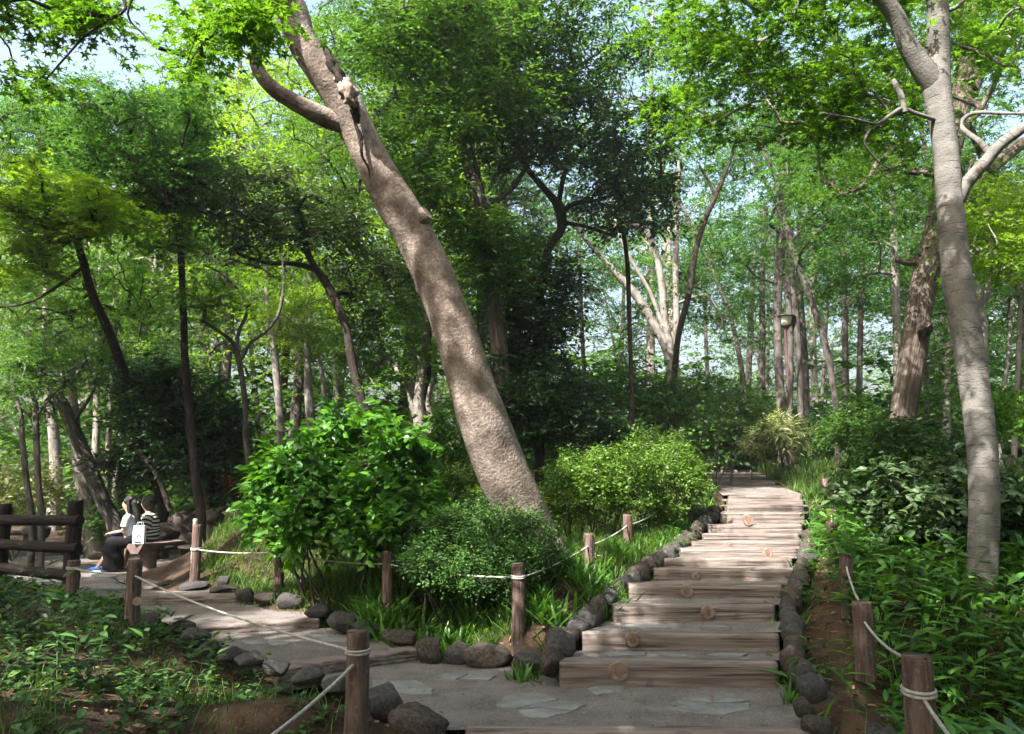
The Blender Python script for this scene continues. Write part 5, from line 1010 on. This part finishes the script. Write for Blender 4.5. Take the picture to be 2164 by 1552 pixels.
stalks('bamboo_grass', 'broad-leaved bamboo grass filling the right bank under the grey tree', b, L_BAM, .5, 5, .24, 'bamboo grass')
b = scatter(900, 2.0, 4.6, 4.6, 12.5, lambda x, y: patch(x, y, 3.3, .35, 2) & (x < edge(y) + .4)); stalks('verge_bamboo_grass', 'loose tufts of bamboo grass along the bare soil of the right verge', b, L_BAM, .26, 5, .2, 'bamboo grass', w=1.1)
def tufts(pts, h, n, name, lab, leaf=L_BAM, spread=.05, lean=.6):
    base = np.array([[p[0], p[1], 0] for p in pts]); base[:, 2] = HT(base[:, 0], base[:, 1])
    return blades(name, lab, base, leaf, h, n, spread, lean, BAMB, 'grass tufts', w=.8)
TF = [np.array((q['xl'] - random.uniform(.2, .4), q['d'] + random.uniform(0, .6), 0)) for q in STEP for _ in (0, 1, 2)] + [np.array((q['xr'] + random.uniform(.22, .4), q['d'] + random.uniform(0, .6), 0)) for q in STEP for _ in (0, 1)] + [P(1660, 1380, 7.4), P(1665, 1380, 7.15), P(1640, 1380, 8.3), P(1645, 1380, 8.6), P(1635, 1380, 8.0), P(1680, 1380, 6.5), P(1712, 1380, 5.9), P(1668, 1380, 8.9), P(1090, 1380, 7.25), P(645, 1380, 6.9), P(660, 1380, 6.6), P(1790, 1380, 5.6), P(1830, 1380, 5.4), P(1240, 1380, 9.0)]
tufts(TF, .23, 16, 'kerb_tufts', 'small grass tufts growing between the kerb stones')
# left foreground cover
lm = lambda x, y: (x < np.interp(y, [3, 5.4, 6.2, 7, 8, 9.5], [-.7, -.75, -1.35, -2.0, -3.2, -4.3])) & (y < 10.4)
b = scatter(4600, -7, -.6, 3.4, 10, lambda x, y: lm(x, y) & patch(x, y, 2.6, -.4, 3))
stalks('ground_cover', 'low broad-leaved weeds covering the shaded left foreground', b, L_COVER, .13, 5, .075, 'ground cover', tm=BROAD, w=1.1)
b = scatter(2600, -7, -.6, 3.4, 10, lambda x, y: lm(x, y) & patch(x, y, 1.9, .0, 5)); blades('shade_grass', 'thin grass among the weeds of the left foreground', b, L_GRASS, .17, 5, .06, .55)
b = scatter(420, -6, -1.6, 5.5, 9.6, lambda x, y: lm(x, y) & patch(x, y, 2.2, .5, 1)); stalks('tall_weeds', 'taller leafy weeds near the log fence and the knotted post', b, L_COVER, .42, 8, .13, 'weeds', tm=BAMB, w=2.0)
b = scatter(11000, -7, 8, 3.2, 12, lambda x, y: patch(x, y, 1.1, -.9, 4) | (x > 2)); n = len(b); m = MB()
place(m, OVAL, b + (0, 0, .012), np.stack((RNG.normal(0, 1, n), RNG.normal(0, 1, n), RNG.normal(0, .15, n)), 1), np.stack((RNG.normal(0, .35, n), RNG.normal(0, .35, n), np.ones(n)), 1), .06 * RNG.uniform(.5, 1.5, n), RNG.random(n))
tag(m.build('leaf_litter', L_DRY, smooth=False), 'brown fallen leaves scattered on the bare soil', 'leaf litter', kind='stuff')
# a few fallen leaves on the path
m = MB(); k = 90; x = RNG.uniform(-1.2, 2.6, k); y = RNG.uniform(5.3, 6.9, k); ok = inpoly(x, y, PLAZA); x, y = x[ok], y[ok]; k = len(x)
place(m, OVAL, np.stack((x, y, np.full(k, .022)), 1), np.stack((RNG.normal(0, 1, k), RNG.normal(0, 1, k), np.zeros(k)), 1), np.stack((RNG.normal(0, .15, k), RNG.normal(0, .15, k), np.ones(k)), 1), .04 * RNG.uniform(.5, 1.3, k), RNG.random(k))
tag(m.build('fallen_leaves', L_DRY, smooth=False), 'tiny fallen leaves lying on the gravel plaza', 'fallen leaves', kind='stuff')

# ------------------------------------------------------------------ lamp
def lathe(mb, prof, cx, cy, z0, n=24):
    V = []; k = len(prof)
    for (r, z) in prof:
        for j in range(n): a = 2 * math.pi * j / n; V.append((cx + r * math.cos(a), cy + r * math.sin(a), z0 + z))
    i = np.arange(k - 1)[:, None] * n; j = np.arange(n)[None]; a = (i + j).ravel(); b = (i + (j + 1) % n).ravel()
    mb.add(np.array(V), [np.stack((a, b, b + n, a + n), 1), np.arange(n)[::-1][None], (np.arange(n) + (k - 1) * n)[None]])
q = P(1673, 985, 20); top = P(1673, 692, 20)[2]; x, y = q[0], 20.0; z0 = float(HT(x, y)[0])
LM = flat_mat('lamp_post_paint', (.17, .10, .11), .45, .5); LG = flat_mat('lamp_glass', (.8, .78, .66), .3, .5); LC = flat_mat('lamp_cap_metal', (.05, .045, .04), .5, .4)
t = empty('park_lamp', (x, y, z0), 'brown pole lamp with a tapered cream glass shade and flat cap, beside the upper path', 'lamp')
m = MB(); lathe(m, [(.09, -.3), (.09, .46), (.075, .5), (.05, .52), (.045, top - z0 - .02), (.07, top - z0)], x, y, z0); m.build('pole', LM, t)
m = MB(); lathe(m, [(.10, 0), (.125, .03), (.13, .05), (.1, .06)], x, y, top); m.build('collar', LC, t)
m = MB(); lathe(m, [(.115, .055), (.13, .07), (.185, .25), (.18, .27)], x, y, top); m.build('lamp_shade', LG, t)
m = MB(); lathe(m, [(.20, .262), (.26, .27), (.25, .29), (.12, .33), (.03, .35), (.012, .37)], x, y, top); m.build('cap', LC, t)

# ------------------------------------------------------------------ bench, people, bag
zg = ZL(13.2)
STONE = surf_mat('bench_stone', [(.3, (.09, .065, .06)), (.55, (.17, .125, .115)), (.8, (.24, .18, .165))], scale=6, bump=.6, bscale=40, dist=.01)
Pb = P(285, 1150, 13.0); bx, by = Pb[0], 13.0; seat = Pb[2]; bdir = np.array((.42, .9, 0)); bdir /= np.linalg.norm(bdir); bac = np.array((bdir[1], -bdir[0], 0))
t = empty('stone_bench', (bx, by, zg), 'low backless brown stone bench the two people sit on', 'bench')
prof = [(-.19, 0), (.19, 0), (.185, -.03), (.10, -.15), (-.06, -.155), (-.15, -.06)]
V = []
for s in np.linspace(-.02, 1.35, 12):
    for (a, b) in prof: V.append(np.array((bx, by, seat)) + bdir * s + bac * a + np.array((0, 0, b + .006 * mnoise.noise(Vector((s * 4, a * 5, b * 5))))))
k = len(prof); i = np.arange(11)[:, None] * k; j = np.arange(k)[None]; a = (i + j).ravel(); b = (i + (j + 1) % k).ravel()
m = MB(); m.add(np.array(V), [np.stack((a, b, b + k, a + k), 1)[:, ::-1], np.arange(k)[None], (np.arange(k)[::-1] + 11 * k)[None]]); m.build('seat', STONE, t, smooth=False)
for s in (.28, 1.08):
    c = np.array((bx, by, 0)) + bdir * s; m = MB(); tube(m, [c + (0, 0, zg - .1), c + (0, 0, zg + .1), c + (0, 0, seat - .14)], [.15, .12, .14], n=12, wob=.15, seed=s); m.build('leg', STONE, t)

SKIN = flat_mat('skin', (.42, .26, .19), .55, .35); HAIR = surf_mat('black_hair', [(.3, (.006, .005, .006)), (.7, (.022, .018, .018))], scale=40, coord='bark', stretch=(2, 2, .1), rough=.4, bump=.5, spec=.5)
WHITE = flat_mat('pale_tshirt', (.46, .48, .53), .85); BLACK = surf_mat('black_skirt', [(.3, (.006, .006, .008)), (.7, (.016, .016, .02))], scale=10, rough=.9, bump=.3)
BLUE = flat_mat('blue_canvas', (.03, .12, .45), .7); SOLE = flat_mat('white_sole', (.7, .7, .72), .6); NAVY = flat_mat('navy_bag', (.015, .03, .10), .6)
JEAN = flat_mat('dark_blue_shorts', (.02, .028, .05), .8); PINKSHOE = flat_mat('pink_slipper', (.6, .36, .36), .6)
def stripes():
    m = bpy.data.materials.new('striped_knit'); n, l = nt(m); a = n.new('ShaderNodeAttribute'); a.attribute_name = 'bark'
    w = n.new('ShaderNodeTexWave'); w.bands_direction = 'Z'; w.inputs['Scale'].default_value = 5.6; w.inputs['Distortion'].default_value = 1.2; w.inputs['Detail Scale'].default_value = .8
    l.new(a.outputs['Vector'], w.inputs[0]); r = ramp(n, [(.46, (.012, .014, .022)), (.54, (.66, .64, .58))]); l.new(w.outputs['Fac'], r.inputs[0]); l.new(r.outputs[0], n['Principled BSDF'].inputs['Base Color']); n['Principled BSDF'].inputs['Roughness'].default_value = .85
    return m
STR = stripes()
def skin_body(name, verts, edges, radii, mat, parent, origin, face, sc):
    """one continuous body: skeleton grown with a skin modifier. face = unit vector the person faces"""
    f = np.array(face); s_ = np.array((-f[1], f[0], 0)); o0 = np.array(origin)
    W_ = lambda v: o0 + sc * (f * v[0] + s_ * v[1] + np.array((0, 0, v[2])))
    me = bpy.data.meshes.new(name); me.from_pydata([tuple(W_(v)) for v in verts], edges, []); me.update()
    o = bpy.data.objects.new(name, me); COL.objects.link(o)
    md = o.modifiers.new('skin', 'SKIN'); md.use_smooth_shade = True
    for i, r in enumerate(radii):
        sv = me.skin_vertices[0].data[i]; rr = r if isinstance(r, tuple) else (r, r); sv.radius = (rr[0] * sc, rr[1] * sc); sv.use_root = (i == 0)
    sb = o.modifiers.new('sub', 'SUBSURF'); sb.levels = 2; sb.render_levels = 2
    me.materials.append(mat); o.parent = parent; o.location = -Vector(parent.location); return o, W_
def hand(V, E, Rr, wrist, d, side, curl=.4):
    """five short finger chains rooted in the palm"""
    w = np.array(V[wrist]); d = np.array(d, float); d /= np.linalg.norm(d); u = np.cross(d, (0, 0, 1)); u /= np.linalg.norm(u) + 1e-6; dn = np.array((0, 0, -1.))
    pm = len(V); V.append(tuple(w + d * .05)); E.append((wrist, pm)); Rr.append((.022, .034))
    for k, (off, ln) in enumerate([(-.026, .062), (-.009, .072), (.009, .068), (.026, .055)]):
        a = len(V); V.append(tuple(w + d * .085 + u * off)); E.append((pm, a)); Rr.append(.0095)
        V.append(tuple(w + d * (.085 + ln * .5) + u * off * 1.1 + dn * .012 * curl)); E.append((a, a + 1)); Rr.append(.0088)
        V.append(tuple(w + d * (.085 + ln * .8) + u * off * 1.15 + dn * .05 * curl)); E.append((a + 1, a + 2)); Rr.append(.008)
    a = len(V); V.append(tuple(w + d * .05 + u * side * .04 + dn * .005)); E.append((pm, a)); Rr.append(.011)
    V.append(tuple(w + d * .085 + u * side * .055 + dn * .015)); E.append((a, a + 1)); Rr.append(.0095)
def person(kind, origin, face, sc, label):
    """origin: under the hips at seat height; x forward, y left, z up"""
    t = empty('person', (origin[0], origin[1], zg), label, 'person')
    V = [(0, 0, .10), (.01, 0, .22), (.0, 0, .38), (.02, 0, .50), (.035, 0, .585), (.06, 0, .66), (.075, 0, .75), (.07, 0, .82)]
    E = [(0, 1), (1, 2), (2, 3), (3, 4), (4, 5), (5, 6), (6, 7)]; Rr = [(.15, .11), (.125, .10), (.14, .10), (.10, .085), (.045, .045), (.068, .07), (.088, .078), (.066, .06)]
    # face: nose, chin
    V.append((.158, 0, .715)); E.append((6, len(V) - 1)); Rr.append((.014, .012))
    # legs
    gzl = (zg - origin[2]) / sc
    for s in (-1, 1):
        i0 = len(V)
        if kind == 1: L_ = [(.06, s * .08, .06), (.2, s * .08, .05), (.31, s * .09, .02), (.36 + .03 * s, s * .10, gzl * .5), (.44 + .05 * s, s * .115, gzl + .09), (.54 + .05 * s, s * .12, gzl + .045)]
        else: L_ = [(.06, s * .08, .06), (.2, s * .08, .05), (.34, s * .085, .03), (.36, s * .085, gzl * .5), (.34 + .03 * s, s * .09, gzl + .08), (.44 + .03 * s, s * .09, gzl + .035)]
        V += L_; E += [(0, i0)] + [(i0 + k, i0 + k + 1) for k in range(5)]; Rr += [.095, .08, .058, .048, .034, .036]
    # arms
    for s in (-1, 1):
        i0 = len(V)
        if kind == 1: A_ = [(.0, s * .15, .50), (.03, s * .185, .36), (.06, s * .19, .24), (.20, s * .15, .22), (.30, s * .09, .20)]
        else: A_ = [(.0, s * .15, .50), (.05, s * .20, .36), (.10, s * .21, .22), (.22, s * .15, .17), (.31, s * .09, .16)]
        V += A_; E += [(3, i0)] + [(i0 + k, i0 + k + 1) for k in range(4)]; Rr += [.052, .043, .036, .031, .024]
        hand(V, E, Rr, len(V) - 1, (.6, -s * .5, -.1), -s)
    body, W_ = skin_body('body', V, E, Rr, SKIN, t, origin, face, sc)
    w = lambda *a: W_(a)
    def part(name, mat, pts, rad, n=18, wob=.06, squash=None, seed=1, wobf=6, parent=None, k=5):
        m = MB(); tube(m, [W_(p) for p in pts], [r * sc for r in rad], n=n, wob=wob, squash=squash, seed=seed, wobf=wobf, k=k); return m.build(name, mat, parent or t)
    if kind == 1:
        sh = part('shirt', WHITE, [(-.02, 0, .06), (.0, 0, .16), (.0, 0, .28), (.0, 0, .40), (.01, 0, .49), (.025, 0, .545)], [.155, .15, .145, .155, .13, .06], wob=.06, squash=.86)
        for s in (-1, 1): part('sleeve', WHITE, [(.0, s * .10, .49), (.01, s * .165, .47), (.03, s * .19, .37), (.035, s * .19, .33)], [.07, .075, .07, .075], parent=sh)
        part('skirt', BLACK, [(-.12, 0, .10), (.0, 0, .06), (.14, 0, .04), (.25, 0, .0), (.30, 0, -.10), (.29, 0, -.2), (.26, 0, -.3), (.25, 0, gzl + .04)], [.12, .15, .15, .145, .15, .16, .175, .185], n=30, wob=.13, wobf=3, squash=1.15)
        h = part('hair', HAIR, [(-.02, 0, .71), (.03, 0, .80), (.055, 0, .86), (.075, 0, .885)], [.06, .112, .085, .03], squash=.95)
        part('hair_back', HAIR, [(-.03, 0, .84), (-.045, 0, .76), (-.075, 0, .66), (-.12, 0, .52), (-.15, 0, .36), (-.16, 0, .24)], [.05, .085, .075, .07, .05, .012], parent=h, wob=.15)
        for s in (-1, 1): part('hair_lock', HAIR, [(.03, s * .075, .80), (.02, s * .085, .70), (.0, s * .09, .58), (-.01, s * .10, .46)], [.035, .035, .03, .008], parent=h, n=10)
        m = MB(); tube(m, [W_((-.10, -.03, .765)), W_((-.105, .03, .765))], [.03 * sc, .03 * sc], n=12, wob=.3, k=3); m.build('hair_tie', flat_mat('pink_tie', (.5, .38, .45)), h)
        for s in (-1, 1):
            m = MB(); fx = .46 + .05 * s; tube(m, [W_((fx - .07, s * .115, gzl + .05)), W_((fx, s * .115, gzl + .062)), W_((fx + .09, s * .12, gzl + .048)), W_((fx + .165, s * .12, gzl + .035))], [.036 * sc, .046 * sc, .042 * sc, .028 * sc], n=14, k=4)
            shoe = m.build('shoe', BLUE, t); m = MB(); tube(m, [W_((fx - .085, s * .115, gzl + .014)), W_((fx + .03, s * .118, gzl + .014)), W_((fx + .185, s * .12, gzl + .014))], [.035 * sc, .046 * sc, .034 * sc], n=12, k=4, squash=None)
            so_ = m.build('sole', SOLE, shoe)
    else:
        sh = part('striped_top', STR, [(-.02, 0, .02), (-.02, 0, .10), (.0, 0, .24), (.0, 0, .38), (.01, 0, .48), (.02, 0, .55)], [.17, .20, .215, .20, .155, .075], wob=.08, squash=.95)
        for s in (-1, 1): part('sleeve', STR, [(.0, s * .10, .48), (.02, s * .18, .42), (.06, s * .22, .28), (.12, s * .20, .2)], [.08, .105, .11, .06], parent=sh)
        part('shorts', JEAN, [(-.12, 0, .08), (.0, 0, .06), (.15, 0, .06), (.25, 0, .05)], [.11, .15, .15, .13], squash=1.2)
        h = part('hair', HAIR, [(.0, 0, .56), (.0, 0, .62), (.012, 0, .74), (.04, 0, .84), (.06, 0, .885), (.07, 0, .90)], [.04, .088, .13, .118, .07, .02], wob=.16, n=22)
        for s in (-1, 1): part('hair_fringe', HAIR, [(.08, s * .06, .85), (.12, s * .062, .78), (.10, s * .07, .70), (.07, s * .07, .62)], [.03, .035, .034, .008], parent=h, n=10)
        for s in (-1, 1):
            m = MB(); fx = .34 + .03 * s; tube(m, [W_((fx - .05, s * .09, gzl + .03)), W_((fx + .03, s * .09, gzl + .035)), W_((fx + .14, s * .09, gzl + .02))], [.034 * sc, .04 * sc, .026 * sc], n=12, k=4); m.build('shoe', PINKSHOE, t)
    # eyes and mouth as small parts of the head
    for s in (-1, 1):
        m = MB(); c = W_((.142, s * .03, .755)); tube(m, [c - .004, c + .004], [.009 * sc, .009 * sc], n=8, k=1); m.build('eye', HAIR, t)
    m = MB(); tube(m, [W_((.137, -.02, .685)), W_((.142, 0, .684)), W_((.137, .02, .685))], [.004, .007, .004], n=8, k=2); m.build('mouth', flat_mat('lips', (.42, .16, .14)), t)
    return t, W_
f1 = (-.93, -.12, 0); f1 = tuple(np.array(f1) / np.linalg.norm(f1))
p1 = P(272, 1150, 13.15); person(1, (p1[0], 13.15, seat - .0), f1, .84, 'long-haired person in a pale t-shirt, long black skirt and blue shoes, seated facing left')
p2 = P(312, 1150, 13.6); _, W2 = person(2, (p2[0], 13.6, seat - .0), tuple(np.array((-.9, -.32, 0)) / .955), .84, 'short-haired person in a loose black and white striped top sitting at right')
# clutch on the lap and paper bag on the bench
c = P(248, 1128, 13.05); m = MB(); tube(m, [c + (-.07, 0, 0), c + (0, 0, .01), c + (.07, 0, .015)], [.035, .05, .04], n=14, wob=.2); tag(m.build('pouch', NAVY, loc=c), 'small dark blue pouch held on the lap of the long-haired person', 'pouch')
# white carrier bag with its print
c = P(294, 1150, 12.95); bw = .075; t = empty('carrier_bag', c, 'white paper carrier bag with small grey prints standing on the bench', 'bag')
hgt = 37 * 13 / F; m = MB(); V = []
for (s, z) in [(1, 0), (1.0, .5), (.93, 1)]:
    for (a, b) in [(-1, -.5), (1, -.5), (1, .5), (-1, .5)]: V.append(c + np.array((a * .088 * s, b * .09 * s, z * hgt + .004)))
for kk in range(4):
    V[4 + kk] = V[4 + kk] + np.array((.004 if kk % 2 else -.004, -.006, 0))
m.add(np.array(V), [np.array([[0, 1, 5, 4], [1, 2, 6, 5], [2, 3, 7, 6], [3, 0, 4, 7], [4, 5, 9, 8], [5, 6, 10, 9], [6, 7, 11, 10], [7, 4, 8, 11], [3, 2, 1, 0]])]); m.build('bag_body', flat_mat('white_paper', (.72, .76, .78), .6), t, smooth=False)
GP_ = flat_mat('grey_print', (.16, .17, .2), .7)
m = MB(); cc = c + (.012, -.052, hgt * .40); ring = [cc + np.array((.026 * math.cos(a), 0, .026 * math.sin(a))) for a in np.linspace(-.3, 3.44, 12)]; tube(m, ring, [.008] * 12, n=6, k=1); m.build('print', GP_, t)
m = MB(); tube(m, [c + (-.05, -.05, .03), c + (0, -.052, .045), c + (.05, -.05, .028)], [.007, .012, .007], n=6, k=2, wob=.3); m.build('print', GP_, t)
for s in (-1, 1):
    m = MB(); tube(m, [c + (-.04, .03 * s, hgt), c + (-.03, .03 * s, hgt + .05), c + (.03, .03 * s, hgt + .05), c + (.04, .03 * s, hgt)], [.004] * 4, n=6); m.build('handle', flat_mat('cord', (.7, .7, .7)), t)

# ------------------------------------------------------------------ air between the trees
hz = bpy.data.materials.new('haze_air'); n, l = nt(hz); n.remove(n['Principled BSDF']); v = n.new('ShaderNodeVolumePrincipled')
v.inputs['Density'].default_value = .0011; v.inputs['Color'].default_value = (.86, .93, 1, 1); v.inputs['Anisotropy'].default_value = .35; l.new(v.outputs[0], n['Material Output'].inputs['Volume'])
m = MB(); V = np.array([(a, b, c) for c in (-9, 26) for (a, b) in ((-75, -40), (75, -40), (75, 95), (-75, 95))], float)
m.add(V, np.array([[0, 3, 2, 1], [4, 5, 6, 7], [0, 1, 5, 4], [1, 2, 6, 5], [2, 3, 7, 6], [3, 0, 4, 7]])); o = m.build('haze', hz, smooth=False); tag(o, 'thin pale haze hanging in the air of the wood', None, kind='stuff')
cy.volume_bounces = 0
